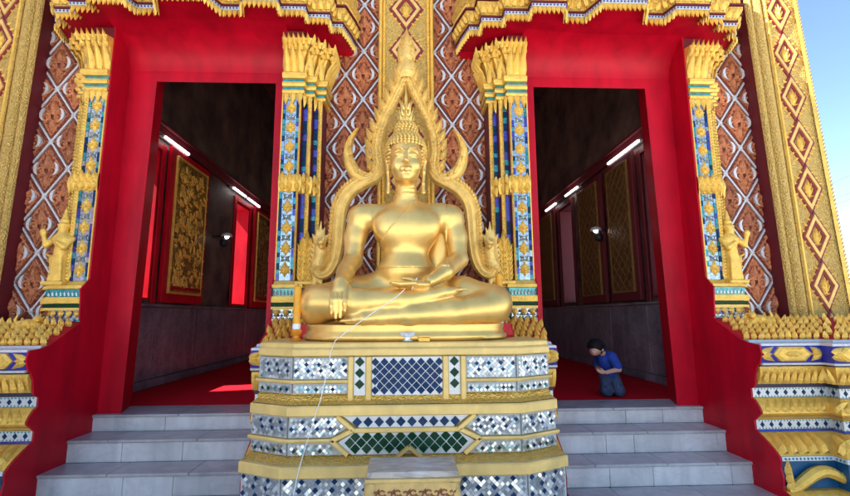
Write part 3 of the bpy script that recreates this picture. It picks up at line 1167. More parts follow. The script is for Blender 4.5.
    for nm, mt, pr, chip in prs:
        m = MB()
        sweep(m, cp, pr)
        b = part(nm, m, mt, t, mirror=mr)
        if chip:
            m = MB()
            along(cin, .060, .030, lambda x, y, nx, ny, tx, ty: m.leaf((x + nx * .004, y + ny * .004, .975), (0, 0, 1), (nx, ny, .1), .020, .046, .006))
            part('glass_chips', m, chip, b, mirror=mr, kind='stuff')
        if nm == 'mosaic_band':
            m = MB()
            def chipf(x, y, nx, ny, tx, ty):
                for q, zc in enumerate((.785, .812, .839)):
                    m.mi = rnd.choice((0, 1, 1, 2))
                    m.leaf((x + (q % 2) * tx * .014, y + (q % 2) * ty * .014, zc - .012), (0, 0, 1), (nx, ny, 0), .026, .026, .005)
            along(cin, .047, .028, chipf)
            part('glass_chips', m, ['glass_violet', 'silver2', 'glass_teal'], b, mirror=mr, kind='stuff')
    m = MB()
    along(cin, .06, .068, lambda x, y, nx, ny, tx, ty: m.leaf((x, y, .855), (0, 0, -1), (nx, ny, 0), .050, .060, .02))
    part('drop_petals', m, 'gold', t, mirror=mr, kind='stuff')
    # figure (outer) or bundle of tall leaves (inner) at the foot of the shaft
    gx, gy = (.845, 3.885) if kind == 'in' else (2.84, 3.83)
    if kind == 'out':
        S = figure_sdf((gx, gy, 1.09), -sg if False else sg)
        part('guardian_figure', S.mb(), 'gold', t, smooth=True, mirror=mr)
    else:
        for q, (dx, hh) in enumerate(((-.045, .34), (.0, .40), (.045, .34))):
            m = MB()
            m.tube([(gx + dx, gy + .0, 1.09), (gx + dx, gy, 1.09 + hh * .8), (gx + dx, gy + .01, 1.09 + hh)], [.024, .020, .010], 8)
            for k in range(7):
                for e in (-1, 0, 1):
                    m.leaf((gx + dx + e * .012, gy - .016, 1.10 + k * hh / 8), (e * .35, 0, 1), (e * .4, -1, 0), .030, hh / 5, .014)
            m.leaf((gx + dx, gy - .015, 1.09 + hh * .72), (0, 0, 1), (0, -1, 0), .060, hh * .42, .03)
            part('leaf_spray', m, 'gold', t, mirror=mr)
    m = MB()
    m.box(gx - .085, gx + .085, gy - .085, 3.95, 1.06, 1.092, bev=.008)
    part('figure_ledge', m, 'gold', t, mirror=mr)
    # upright leaves on both sides of the figure
    m = MB()
    for q, (dx, hh) in enumerate(((-.07, .16), (.07, .16), (-.045, .24), (.045, .24))):
        m.leaf((gx + dx, gy + .03, 1.085), (dx * .8, 0, 1), (0, -1, 0), .055, hh, .03, curl=.08)
    part('foot_leaves', m, 'gold', t, mirror=mr)
    return t


pilaster(-1, 'out', 'gold and glass pilaster beside lattice wall and gold-shutter doorway')
pilaster(-1, 'in', 'gold and glass pilaster between gold-shutter doorway and statue')
pilaster(1, 'in', 'gold and glass pilaster between statue and kneeling child doorway')
pilaster(1, 'out', 'gold and glass pilaster beside lattice wall and kneeling child doorway')


# ================================================================== CORNER COLUMNS
def diamond_chain(t, xc, y, z0, z1, per, hw, mr, drift=0.0):
    """chain of lozenges in raised bands with a leaf sprig in each; xc may drift with height"""
    z = z0
    first = True
    while z < z1:
        zc = z + per / 2
        x = xc + drift * (zc - 1.0)
        for nm, mt, k0, k1, th in (('lozenge_outline', 'lozenge_red', 1.12, .45, .008), ('lozenge_band', 'pink_gold', .93, .66, .018)):  # dark red painted outline, then the raised gold band over it
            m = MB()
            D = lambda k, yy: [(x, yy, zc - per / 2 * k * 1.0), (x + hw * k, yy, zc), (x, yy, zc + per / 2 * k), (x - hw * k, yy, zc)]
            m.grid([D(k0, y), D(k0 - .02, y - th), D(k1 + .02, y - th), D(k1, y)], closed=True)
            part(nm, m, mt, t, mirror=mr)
        m = MB()
        m.leaf((x, y - .002, zc - per * .16), (0, 0, 1), (0, -1, 0), hw * .36, per * .36, .022)
        for e in (-1, 1):
            m.leaf((x, y - .002, zc - per * .14), (e * .8, 0, 1), (0, -1, 0), hw * .26, per * .19, .018, lean=-.2 * e)
            m.leaf((x, y - .002, zc - per * .02), (e * .8, 0, 1), (0, -1, 0), hw * .24, per * .16, .018, lean=-.2 * e)
            m.leaf((x, y - .002, zc - per * .17), (e, 0, .2), (0, -1, 0), hw * .2, per * .11, .016)
        part('leaf_sprig', m, 'gold', t, mirror=mr)
        # leaf crests in the side triangles
        m = MB()
        for e in (-1, 1):
            for q in (-.34, -.22, -.1, .1, .22, .34):
                px = x + e * hw * (1 - abs(q) * 2) * 1.06
                m.leaf((px, y - .002, zc + q * per), (e, 0, .5 if q > 0 else -.5), (0, -1, 0), .026, .048, .012)
        part('crest_leaves', m, 'gold', t, mirror=mr, kind='stuff')
        z += per


def corner_column(s, label):
    t = thing('corner_column', (s * 3.62, 4.1, .60), label, 'column', 'tapering gold corner columns')
    mr = s < 0
    x0 = lambda z: 3.40 - (z - .7) * .0255
    x1 = lambda z: 3.955 - (z - 1.0) * .047
    Z0, Z1 = .58, 6.0
    m = MB()
    m.grid([[(x0(z) + .01, 3.93, z), (x1(z) - .01, 3.93, z), (x1(z) - .01, 4.7, z), (x0(z) + .01, 4.7, z)] for z in (Z0, Z1)], closed=True, cap=True)
    part('shaft', m, 'red_dark', t, mirror=mr)
    m = MB()
    m.grid([[(x0(z) + .155, 3.90, z), (x1(z) - .01, 3.90, z), (x1(z) - .01, 3.931, z), (x0(z) + .155, 3.931, z)] for z in (Z0, Z1)], closed=True, cap=True)
    part('panel', m, 'gold_mesh', t, mirror=mr)
    for u0, u1, r in ((0, .060, .035), (.062, .155, .05)):
        m = MB()
        rings = []
        for z in np.linspace(Z0, Z1, 24):
            a, b = x0(z) + u0, x0(z) + u1
            rings.append([((a + b) / 2 - (b - a) / 2 * math.cos(math.pi * k / 8), 3.935 - r * math.sin(math.pi * k / 8), z) for k in range(9)])
        m.grid(rings)
        part('roll_moulding', m, 'gold_mesh', t, smooth=True, mirror=mr)
    m = MB()
    m.grid([[(x1(z) - .05, 3.885, z), (x1(z) - .02, 3.88, z), (x1(z) - .005, 3.90, z), (x1(z) - .005, 3.94, z)] for z in (Z0, Z1)])
    z = Z0
    part('edge_rib', m, 'gold', t, mirror=mr)
    m = MB()
    while z < 4.6:
        m.leaf((x1(z) - .012, 3.90, z), (.75, 0, .9), (0, -1, 0), .030, .048, .014)
        z += .036
    part('edge_teeth', m, 'gold', t, mirror=mr, kind='stuff')
    m = MB()
    for u in (.165, ):
        m.grid([[(x0(z) + u, 3.899, z), (x0(z) + u + .004, 3.888, z), (x0(z) + u + .018, 3.888, z), (x0(z) + u + .022, 3.899, z)] for z in (Z0, Z1)])
    part('panel_rib', m, 'gold', t, mirror=mr)
    diamond_chain(t, 3.722, 3.90, .822 - .445, 4.6, .445, .122, mr, drift=-.037)
    return t


corner_column(-1, 'tapering gold corner column, mostly cut off, beside left lattice wall')
corner_column(1, 'tapering gold corner column with lozenge chain against the blue sky')

# centre panel above the statue
t = thing('carved_panel', (0, 4.2, 1.0), 'upright gold carved panel with red lozenges above the statue', 'panel')
m = MB()
m.box(-.27, .27, 4.15, 4.26, .95, 6.0)
part('panel', m, 'gold_mesh', t)
for e in (-1, 1):
    for a, b, r in ((.20, .232, .022), (.234, .272, .03)):
        m = MB()
        m.grid([[(e * ((a + b) / 2 - (b - a) / 2 * math.cos(math.pi * k / 7)), 4.15 - r * math.sin(math.pi * k / 7), z) for k in range(8)] for z in np.linspace(.95, 6, 12)])
        z = .95
        part('roll_moulding', m, 'gold', t, smooth=True)
    m = MB()
    z = 1.0
    while z < 4.4:
        m.sphere((e * .216, 4.13, z), .012, 6, 4)
        z += .032
    part('beads', m, 'gold', t, kind='stuff')
diamond_chain(t, 0, 4.15, at(406, 30, 4.15)[1] - .445 * 5, 4.6, .445, .155, False)


# ================================================================== PLINTHS
def plinth(s, plan, label, full=True):
    xc = sum(p[0] for p in plan) / len(plan)
    t = thing('plinth', (s * xc, 3.4, GROUND), label, 'plinth', 'carved gold plinths at the foot of the facade')
    mr = s < 0
    d = lambda Y: 3.85 - Y

    def course(name, mt, pts, back=.06):
        m = MB()
        pr = [(d(y), z) for y, z in pts]
        pr = [(pr[0][0] - back, pr[0][1])] + pr + [(pr[-1][0] - back, pr[-1][1])]
        sweep(m, plan, pr)
        return part(name, m, mt, t, mirror=mr)

    def deco(name, parent, mt, Y, spacing, fn, ends=0.01):
        m = MB()
        along(plan, d(Y), spacing, lambda x, y, nx, ny, tx, ty: fn(m, x, y, nx, ny, tx, ty), ends)
        part(name, m, mt, parent, mirror=mr, kind='stuff')

    # solid core
    m = MB()
    sweep(m, plan, [(.02, .74), (d(3.56), .56), (d(3.56), GROUND + .02)])
    part('core', m, 'red_dark', t, mirror=mr)
    c = course('petal_bed', 'red', [(3.79, .765), (3.50, .605)])
    for q in range(5):
        Y, z = 3.50 + q * .058, .606 + q * .032
        deco('lotus_petals', c, 'gold', Y, .056, lambda m, x, y, nx, ny, tx, ty: m.leaf((x + ((q % 2) * .028 + rnd.uniform(-.005, .005)) * tx, y + (q % 2) * ty * .028, z), (nx * .1 + rnd.uniform(-.12, .12), ny * .1, 1), (nx + rnd.uniform(-.2, .2), ny, 0), .052, .068 + rnd.uniform(-.01, .014), .026, lean=rnd.uniform(-.15, .15)))
    course('white_ledge', 'silver2', [(3.50, .604), (3.44, .602), (3.43, .585)])
    c = course('white_fillet', 'white_strip', [(3.44, .584), (3.322, .582), (3.318, .566)])
    c = course('blue_frieze', 'blue_paint', [(3.325, .565), (3.308, .51), (3.33, .446)])
    # gold lozenges and half stars on the blue frieze
    for a, b in zip(offset_plan(plan, d(3.305))[:-1], offset_plan(plan, d(3.305))[1:]):
        L = math.hypot(b[0] - a[0], b[1] - a[1])
        if L < .2 or abs(a[1] - b[1]) > .01:
            continue
        n = max(1, round(L / .36))
        for k in range(n):
            x = a[0] + (k + .5) * L / n
            y = a[1]
            m = MB()
            w, h = .145, .052
            hexa = lambda f, yy: [(x - w * f, yy, .508), (x - w * f * .62, yy, .508 - h * f), (x + w * f * .62, yy, .508 - h * f), (x + w * f, yy, .508), (x + w * f * .62, yy, .508 + h * f), (x - w * f * .62, yy, .508 + h * f)]
            m.grid([hexa(1, y + .02), hexa(1, y - .006), hexa(.8, y - .018), hexa(.55, y - .012)], closed=True, cap=True)
            for e in (-1, 1):
                m.leaf((x, y - .012, .508), (e, 0, 0), (0, -1, 0), .045, .07, .014)
            part('lozenge', m, 'gold', c, mirror=mr)
            m = MB()
            for e in (-1, 1):
                xs = x + e * L / n / 2
                if abs(xs - a[0]) < .01 or abs(xs - b[0]) < .01 or e > 0:
                    for q in (-1, 0, 1):
                        m.leaf((xs, y + .004, .508), (-e, 0, q * .65), (0, -1, 0), .055, .095 if q else .075, .024)
                        if min(abs(xs - a[0]), abs(xs - b[0])) > .05:
                            m.leaf((xs, y + .004, .508), (e, 0, q * .65), (0, -1, 0), .055, .095 if q else .075, .024)
            part('star_leaf', m, 'gold', c, mirror=mr, kind='stuff')
    course('white_fillet', 'white_strip', [(3.33, .445), (3.315, .442), (3.32, .428)])
    course('dark_fillet', 'dark_line', [(3.345, .427), (3.345, .415)])
    c = course('gold_torus', 'gold', [(3.355, .414), (3.35, .395), (3.36, .34), (3.385, .29), (3.40, .282)])
    deco('torus_leaves', c, 'gold', 3.357, .05, lambda m, x, y, nx, ny, tx, ty: m.leaf((x, y, .292 + .0), (nx * .3, ny * .3, 1), (nx, ny, -.3), .046, .115, .020))
    course('dark_fillet', 'dark_line', [(3.43, .281), (3.43, .252)])
    for z0, Yb in ((.178, 3.452), (-.052, 3.448)):
        c = course('mosaic_band', 'silver2', [(Yb, z0 + .068), (Yb, z0)])
        deco('blue_chips', c, 'glass_blue', Yb, .072, lambda m, x, y, nx, ny, tx, ty: m.dia((x, y, z0 + .034), (nx, ny, 0), .036, .044, .006))
        deco('teal_chips', c, 'glass_teal', Yb, .024, lambda m, x, y, nx, ny, tx, ty: (m.dia((x, y, z0 + .060), (nx, ny, 0), .014, .012, .004), m.dia((x, y, z0 + .007), (nx, ny, 0), .014, .012, .004)))
    c = course('gold_scotia', 'gold', [(3.435, .176), (3.40, .14), (3.372, .095), (3.372, .075), (3.395, .055)])
    deco('scotia_leaves', c, 'gold', 3.372, .060, lambda m, x, y, nx, ny, tx, ty: m.leaf((x, y, .090), (nx * -.61 + tx * .5, ny * -.61 + ty * .5, .79), (nx * .79, ny * .79, .61), .050, .105, .026))
    c = course('gold_scotia', 'gold', [(3.39, .053), (3.43, .035), (3.445, .02)])
    course('violet_fillet', 'glass_violet', [(3.44, -.054), (3.435, -.066)])
    c = course('lotus_flare', 'gold', [(3.43, -.068), (3.38, -.09), (3.32, -.125), (3.27, -.165), (3.25, -.186)])
    deco('flare_petals', c, 'gold', 3.262, .078, lambda m, x, y, nx, ny, tx, ty: m.leaf((x, y, -.176), (nx * -.83, ny * -.83, .56), (nx * .56, ny * .56, .83), .070, .19, .050))
    c = course('white_fillet', 'silver2', [(3.242, -.187), (3.24, -.215)])
    deco('teal_chips', c, 'glass_teal', 3.24, .028, lambda m, x, y, nx, ny, tx, ty: m.dia((x, y, -.201), (nx, ny, 0), .018, .02, .004))
    course('blue_recess', 'blue_deep', [(3.29, -.216), (3.29, -.41)])
    course('gold_foot', 'gold', [(3.24, -.411), (3.20, -.43), (3.17, -.50), (3.17, GROUND)])
    # lion-leg scroll in the blue recess
    if full:
        for e0, e1 in ((2.64, 3.08), (3.20, 3.75)):
            yb = 3.255 if e0 < 3.1 else 3.155
            m = MB()
            pth = []
            for k in range(15):
                u = k / 14
                pth.append((e0 + (e1 - e0) * u, yb - .005, -.335 + .055 * math.sin((u - .28) * math.pi * 1.6) - .02 * (1 - u)))
            m.tube(pth, [.020 + .014 * math.sin(k / 14 * math.pi) + .008 for k in range(15)], 8)
            sp = []
            for k in range(11):
                an = 1.4 - k * .65
                rr = .055 * (1 - k * .07)
                sp.append((e1 - .02 + rr * math.cos(an), yb - .01, -.325 + rr * math.sin(an)))
            m.tube(sp, [.024 - .0012 * k for k in range(11)], 8)
            for k in range(3):
                m.leaf((e0 + .012, yb - .012, -.405 + .05 * k), (.25 - .12 * k, 0, 1), (0, -1, 0), .055, .10, .03)
            part('scroll', m, 'gold', t, smooth=40, mirror=mr)
    return t


OUTP = [(2.618, 3.85), (3.60, 3.85), (3.60, 3.75), (5.2, 3.75)]
plinth(-1, OUTP, 'carved gold plinth below the left lattice wall, mostly cut off')
plinth(1, OUTP, 'carved gold plinth with blue frieze below the right lattice wall')
plinth(1, [(-1.09, 3.85), (1.09, 3.85)], 'carved gold plinth behind the mosaic pedestal', full=False)


def lion(s, label):
    X, Y, Z = 2.93, 3.70, .70
    t = thing('lion_figure', (s * X, Y, Z), label, 'figure', 'crouching gold lions on the plinth')
    S = SDF((X - .20, Y - .14, Z - .03), (X + .20, Y + .16, Z + .26), .008)
    S.chain([(X - .10, Y, Z + .07), (X + .01, Y, Z + .09), (X + .10, Y, Z + .07)], [.060, .055, .065], .03)
    S.ell((X - .125, Y - .03, Z + .145), (.050, .052, .050), .02)
    S.ell((X - .150, Y - .065, Z + .130), (.026, .026, .022), .012)
    for q in range(7):
        a = q * .9
        S.cone((X - .11 + .03 * math.cos(a), Y - .0, Z + .14 + .03 * math.sin(a)), (X - .105 + .078 * math.cos(a), Y + .01, Z + .145 + .072 * math.sin(a)), .018, .006, .01)
    for e in (-1, 1):
        S.cone((X - .10, Y + e * .045 - .01, Z + .06), (X - .13, Y + e * .045 - .05, Z), .026, .020, .015)
        S.cone((X + .09, Y + e * .045, Z + .06), (X + .07, Y + e * .05 - .04, Z), .035, .022, .015)
    S.chain([(X + .15, Y, Z + .07), (X + .175, Y, Z + .14), (X + .15, Y, Z + .20)], [.018, .016, .010], .012)
    part('body', S.mb(), 'gold', t, smooth=True, mirror=s < 0)
    m = MB()
    m.box(X - .16, X + .17, Y - .10, Y + .10, Z - .06, Z - .002, bev=.01)
    part('base', m, 'gold', t, mirror=s < 0)
    t.scale = (.62, .62, .62)


lion(-1, 'small crouching gold lion on the plinth beside left lattice wall')
lion(1, 'small crouching gold lion on the plinth beside right lattice wall')


# ================================================================== STEPS
def steps(s, label, joints):
    t = thing('marble_steps', (s * 1.85, 3.7, GROUND), label, 'steps', 'marble steps up to the doorways')
    mr = s < 0
    ZS = [0.0, -.135, -.30, -.46]
    for k, z in enumerate(ZS):
        yf = 4.05 - .265 * k
        yb = 4.42 if k == 0 else yf + .265
        zb = ZS[k + 1] if k < 3 else GROUND
        xi = 1.115 if yf > 3.3 else .985
        xs = [xi] + joints[k] + [2.606]
        for a, b in zip(xs[:-1], xs[1:]):
            m = MB()
            m.box(a + .001, b - .001, yf - .012, yb, z - .022, z, bev=.005)
            part('tread_slab', m, 'marble_tread', t, mirror=mr)
        xs = [xi] + [j + .11 * (-1) ** i for i, j in enumerate(joints[k])] + [2.604]
        for a, b in zip(xs[:-1], xs[1:]):
            m = MB()
            m.box(a + .0012, b - .0012, yf, yf + .03, zb + .0005, z - .0225, bev=.003)
            part('riser_slab', m, 'marble', t, mirror=mr)
        m = MB()
        m.box(xi + .003, 2.60, yf + .031, yb - .002, GROUND, z - .023)
        part('bedding', m, 'dark_line', t, mirror=mr)


steps(-1, 'white marble steps up to the doorway with gold shutter', [[1.9], [1.62, 2.30], [1.55, 2.12], [1.5, 2.2]])
steps(1, 'white marble steps up to the doorway with kneeling child', [[1.8, 2.35], [1.5, 1.95, 2.42], [1.40, 1.95, 2.33], [1.5, 2.1]])


# ================================================================== PEDESTAL
ped = thing('mosaic_pedestal', (0, 3.0, GROUND), 'tiered gold pedestal with glass mosaic panels under the statue', 'pedestal')


def pring(o, z, back=3.5):
    wf, yf, wo, yo = .685, 2.87 - o, .925 + .10 * o, 3.0 - o
    return [(-wo, back, z), (-wo, yo, z), (-wf, yf, z), (wf, yf, z), (wo, yo, z), (wo, back, z)]


def pbelt(name, mt, prof, cap=False, smooth=False):
    m = MB()
    m.grid([pring(o, z) for o, z in prof], closed=True, cap=True)
    return part(name, m, mt, ped)


pbelt('core', 'gold_band', [(-.02, .60), (-.02, .30), (.05, .28), (.06, -.01), (.16, -.02), (.18, GROUND)])
pbelt('top_band', 'gold_band', [(-.02, .556), (.022, .560), (.028, .566), (.028, .598), (.020, .606), (.006, .612), (.004, .634), (-.006, .640)])
pbelt('gold_ledge', 'gold_carved', [(-.01, .330), (.002, .322), (.02, .300), (.085, .288)])
pbelt('middle_band', 'gold_band', [(.05, .2835), (.108, .286), (.114, .278), (.114, .232), (.106, .226), (.05, .225)])
pbelt('gold_ledge', 'gold_carved', [(.065, .004), (.078, .000), (.10, -.004), (.19, -.0125)])
pbelt('lower_band', 'gold_band', [(.15, -.0135), (.222, -.012), (.230, -.020), (.230, -.068), (.220, -.076), (.15, -.078)])
pbelt('base_band', 'gold_band', [(.15, -.44), (.235, -.445), (.245, -.46), (.245, GROUND)])


def inside(poly, u, v):
    c = False
    n = len(poly)
    for i in range(n):
        (x1, y1), (x2, y2) = poly[i], poly[(i + 1) % n]
        if (y1 > v) != (y2 > v) and u < (x2 - x1) * (v - y1) / (y2 - y1) + x1:
            c = not c
    return c


def mosaic(name, o, ux, nrm, poly, pitch, cfn, tilt=.11, lift=.004):
    """lozenge glass chips, each a little tilted, over a silver bed; poly in (u along ux, z)"""
    ux, nrm = Vector(ux).normalized(), Vector(nrm).normalized()
    o = Vector((o[0], o[1], 0))
    m = MB()
    m.mi = 5 if cfn not in (c_blue, c_green, c_teal) else 1
    pts = [o + ux * u + Vector((0, 0, v)) for u, v in poly]
    m.poly([p + nrm * .001 for p in pts], nrm * -.012)
    us, vs = [p[0] for p in poly], [p[1] for p in poly]
    j = 0
    v = min(vs)
    while v <= max(vs):
        i = 0
        u = (min(us) + max(us)) / 2 - pitch * math.ceil((max(us) - min(us)) / 2 / pitch) + (j % 2) * pitch / 2
        while u <= max(us):
            mi, sc = cfn(i, j)
            r = pitch / 2 * sc
            mg = .9 if pitch < .045 else .35
            if all(inside(poly, u + a * r * mg, v + b * r * mg) for a, b in ((1, 0), (-1, 0), (0, 1), (0, -1))):
                c = o + ux * u + Vector((0, 0, v)) + nrm * (lift + (.002 if sc > 1 else 0))
                tl = tilt if pitch < .045 else .05
                ta, tb = rnd.gauss(0, tl), rnd.gauss(0, tl)
                q = []
                for a, b in ((0, -1), (1, 0), (0, 1), (-1, 0)):
                    q.append(c + ux * (a * r) + Vector((0, 0, b * r)) + nrm * (max(-.006, min(.006, (a * ta + b * tb) * r))))
                m.mi = mi
                m.quad(*q)
            u += pitch
            i += 1
        v += pitch / 2
        j += 1
    return part(name, m, ['silver', 'silver2', 'glass_blue', 'glass_green', 'glass_teal', 'grout'], ped, kind='stuff')


def c_small(i, j):
    if (j % 6 == 1 and i % 3 == 0) or (j % 6 == 4 and i % 3 == 1):
        return (2, 1.12)
    return (rnd.choice((0, 0, 0, 1)), .90)


def c_small_g(i, j):
    if (j % 4 == 2 and i % 2 == 0):
        return (rnd.choice((3, 4, 2)), 1.1)
    return (rnd.choice((0, 0, 1)), .90)


def c_blue(i, j):
    return (2, .90)


def c_green(i, j):
    return (3, .90)


def c_teal(i, j):
    return (4 if j % 2 == 0 else 0, .9)


# first tier, front
F1 = 2.87
rect = lambda u0, u1, v0, v1: [(u0, v0), (u1, v0), (u1, v1), (u0, v1)]
o1 = (0, F1 - .002)
FX, FN = (1, 0, 0), (0, -1, 0)
mosaic('mosaic_panel', o1, FX, FN, rect(-.205, .225, .325, .552), .056, c_blue)
mosaic('mosaic_panel', o1, FX, FN, rect(-.205, .225, .285, .320), .044, c_teal)
for e in (-1, 1):
    a, b = (-.315, -.245) if e < 0 else (.265, .335)
    mosaic('mosaic_panel', o1, FX, FN, rect(a, b, .325, .552), .066, c_green)
    mosaic('mosaic_panel', o1, FX, FN, rect(a, b, .285, .320), .044, c_teal)
    a, b = (-.68, -.352) if e < 0 else (.372, .68)
    mosaic('mosaic_panel', o1, FX, FN, rect(a, b, .422, .552), .025, c_small)
    mosaic('mosaic_panel', o1, FX, FN, rect(a, b, .338, .396), .025, c_small_g)


def facet(e, o, z0, z1, pitch, cfn):
    r = pring(o, 0)
    a, b = (r[1], r[2]) if e < 0 else (r[3], r[4])
    A, B = Vector(a[:2]), Vector(b[:2])
    L = (B - A).length
    u = (B - A) / L
    n = (u.y, -u.x, 0)
    mosaic('mosaic_facet', (A.x + n[0] * .002, A.y + n[1] * .002), (u.x, u.y, 0), n, rect(.004, L - .004, z0, z1), pitch, cfn)
    # short return to the wall
    a, b = (r[0], r[1]) if e < 0 else (r[4], r[5])
    A, B = Vector(a[:2]), Vector(b[:2])
    L = (B - A).length
    u = (B - A) / L
    n = (u.y, -u.x, 0)
    mosaic('mosaic_return', (A.x + n[0] * .002, A.y + n[1] * .002), (u.x, u.y, 0), n, rect(.004, L - .004, z0, z1), pitch * 1.6, cfn)


for e in (-1, 1):
    facet(e, 0, .422, .552, .025, c_small)
    facet(e, 0, .338, .396, .025, c_small_g)
    facet(e, .075, .103, .222, .025, c_small)
    facet(e, .075, .006, .074, .025, c_small_g)
    facet(e, .185, -.43, -.082, .030, c_small)
# upright and cross bars of the first tier
for x0, x1 in ((-.35, -.317), (-.243, -.207), (.227, .263), (.337, .370)):
    m = MB()
    m.box(x0, x1, F1 - .022, F1 + .01, .286, .556, bev=.005)
    part('upright_bar', m, 'gold_band', ped)


def ring_bar(o, z0, z1, x0, x1):
    """bar that runs along front and round the facet; (x0,x1) front range"""
    for e in (-1, 1):
        m = MB()
        P = [(e * x0 if False else (x0 if e < 0 else x1), 2.87 - o), (e * .685, 2.87 - o), (e * (.925 + .1 * o), 3.0 - o), (e * (.925 + .1 * o), 3.4)]
        if e < 0:
            P = P[::-1]
        sweep(m, P, [(-.01, z0), (.018, z0 + .002), (.022, (z0 + z1) / 2), (.018, z1 - .002), (-.01, z1)])
        part('cross_bar', m, 'gold_band', ped)


ring_bar(0, .398, .420, -.350, .370)
ring_bar(.075, .077, .100, -.435, .445)
# second tier, front: arrow-ended panels, blue strip and green hexagon
F2 = 2.87 - .075
o2 = (0, F2 - .002)
mosaic('mosaic_panel', o2, FX, FN, [(-.68, .103), (-.43, .103), (-.345, .155), (-.42, .222), (-.68, .222)], .025, c_small)
mosaic('mosaic_panel', o2, FX, FN, [(.68, .222), (.43, .222), (.355, .155), (.44, .103), (.68, .103)], .025, c_small)
mosaic('mosaic_panel', o2, FX, FN, [(-.68, .006), (-.36, .006), (-.43, .074), (-.68, .074)], .025, c_small_g)
mosaic('mosaic_panel', o2, FX, FN, [(.68, .074), (.44, .074), (.37, .006), (.68, .006)], .025, c_small_g)
mosaic('mosaic_panel', o2, FX, FN, [(-.37, .222), (-.27, .155), (.28, .155), (.38, .222)], .064, c_blue)
mosaic('mosaic_panel', o2, FX, FN, [(-.40, .072), (-.31, .006), (.32, .006), (.41, .072), (.31, .128), (-.30, .128)], .066, c_green)
for pts in (((-.40, .224), (-.30, .142)), ((.41, .224), (.31, .142)), ((-.30, .142), (.31, .142)), ((-.31, .142), (-.428, .087)), ((.32, .142), (.438, .087)),
            ((-.428, .087), (-.335, .008)), ((.438, .087), (.345, .008))):
    (ua, va), (ub, vb) = pts
    m = MB()
    dx = .006 if va != vb else 0
    m.bar((ua, F2 + .004, va), (ub, F2 + .004, vb), .028, .024 + dx)
    part('zigzag_bar', m, 'gold_band', ped)
m = MB()
m.bar((.02, F2, .048), (-.05, F2, -.006), .022, .036)
m.bar((.02, F2, .048), (.09, F2, -.006), .022, .038)
part('gable_trim', m, 'gold_band', ped)
F3 = 2.87 - .185
mosaic('mosaic_panel', (0, F3 - .002), FX, FN, rect(-.68, .68, -.43, -.082), .030, c_small)


# ================================================================== STATUE
st = thing('seated_statue', (0, 3.25, .64), 'large gold seated statue with pointed crown in cross-legged pose on the pedestal', 'statue')
m = MB()
rings = []
for sc, z in ((.97, .642), (1.0, .655), (1.0, .675), (.975, .69), (.965, .71), (.975, .73), (.97, .745), (.90, .752)):
    rg = []
    for k in range(48):
        a = 2 * math.pi * k / 48
        ca, sa = math.cos(a), math.sin(a)
        rg.append((.715 * sc * math.copysign(abs(ca) ** .62, ca), 3.34 + .42 * sc * math.copysign(abs(sa) ** .72, sa), z))
    rings.append(rg)
m.grid(rings, closed=True, cap=True)
part('seat_slab', m, 'gold_leaf', st, smooth=50)

B = SDF((-.80, 2.78, .70), (.80, 3.66, 1.86), .0075)
# pelvis and torso
B.ell((0, 3.40, 1.00), (.30, .19, .17), .05)
B.ell((0, 3.33, 1.12), (.205, .150, .125), .05)
B.ell((0, 3.345, 1.26), (.158, .116, .20), .06)
B.ell((0, 3.34, 1.42), (.235, .140, .17), .06)
B.cone((-.25, 3.37, 1.545), (.25, 3.37, 1.545), .095, .095, .06)
B.cone((0, 3.37, 1.55), (0, 3.36, 1.66), .13, .085, .06)
B.cone((0, 3.36, 1.62), (0, 3.345, 1.84), .082, .078, .03)
for e in (-1, 1):
    B.ell((e * .105, 3.262, 1.455), (.125, .062, .095), .08)
    B.ell((e * .335, 3.37, 1.535), (.098, .100, .10), .05)
# thighs
for e in (-1, 1):
    B.chain([(e * .16, 3.42, .98), (e * .40, 3.28, .93), (e * .60, 3.15, .885)], [.155, .145, .128], .05)
    B.ell((e * .60, 3.14, .875), (.125, .13, .125), .04)
# shin of the leg below (knee on the picture's right), foot under the other knee
B.chain([(.58, 3.09, .855), (.30, 3.00, .822), (.02, 2.955, .805), (-.16, 2.945, .795)], [.112, .092, .066, .050], .03)
B.chain([(-.16, 2.945, .793), (-.27, 2.935, .785), (-.37, 2.935, .775)], [.050, .040, .024], .02)
# shin of the leg above, foot on the other thigh
B.chain([(-.58, 3.09, .895), (-.32, 3.00, .885), (-.02, 2.97, .900), (.16, 2.985, .928)], [.118, .098, .066, .048], .03)
B.chain([(.16, 2.985, .928), (.27, 2.985, .952), (.355, 2.995, .968)], [.048, .036, .022], .02)
# robe over the lap between the thighs
B.ell((0, 3.18, .90), (.34, .22, .10), .05)
# arm resting over the knee
B.chain([(-.345, 3.37, 1.53), (-.375, 3.345, 1.38), (-.385, 3.30, 1.205)], [.092, .078, .066], .03)
B.chain([(-.385, 3.30, 1.205), (-.415, 3.16, 1.11), (-.425, 3.03, 1.045)], [.070, .060, .045], .02)
B.ell((-.425, 2.985, 1.005), (.052, .045, .060), .02)
B.ell((-.425, 2.955, .965), (.052, .032, .050), .02)
# arm folded to the lap
B.chain([(.345, 3.37, 1.53), (.378, 3.345, 1.38), (.385, 3.29, 1.205)], [.092, .078, .066], .03)
B.chain([(.385, 3.29, 1.205), (.27, 3.12, 1.10), (.165, 3.02, 1.030)], [.070, .058, .043], .02)
B.ell((.09, 2.965, 1.002), (.075, .045, .027), .02)
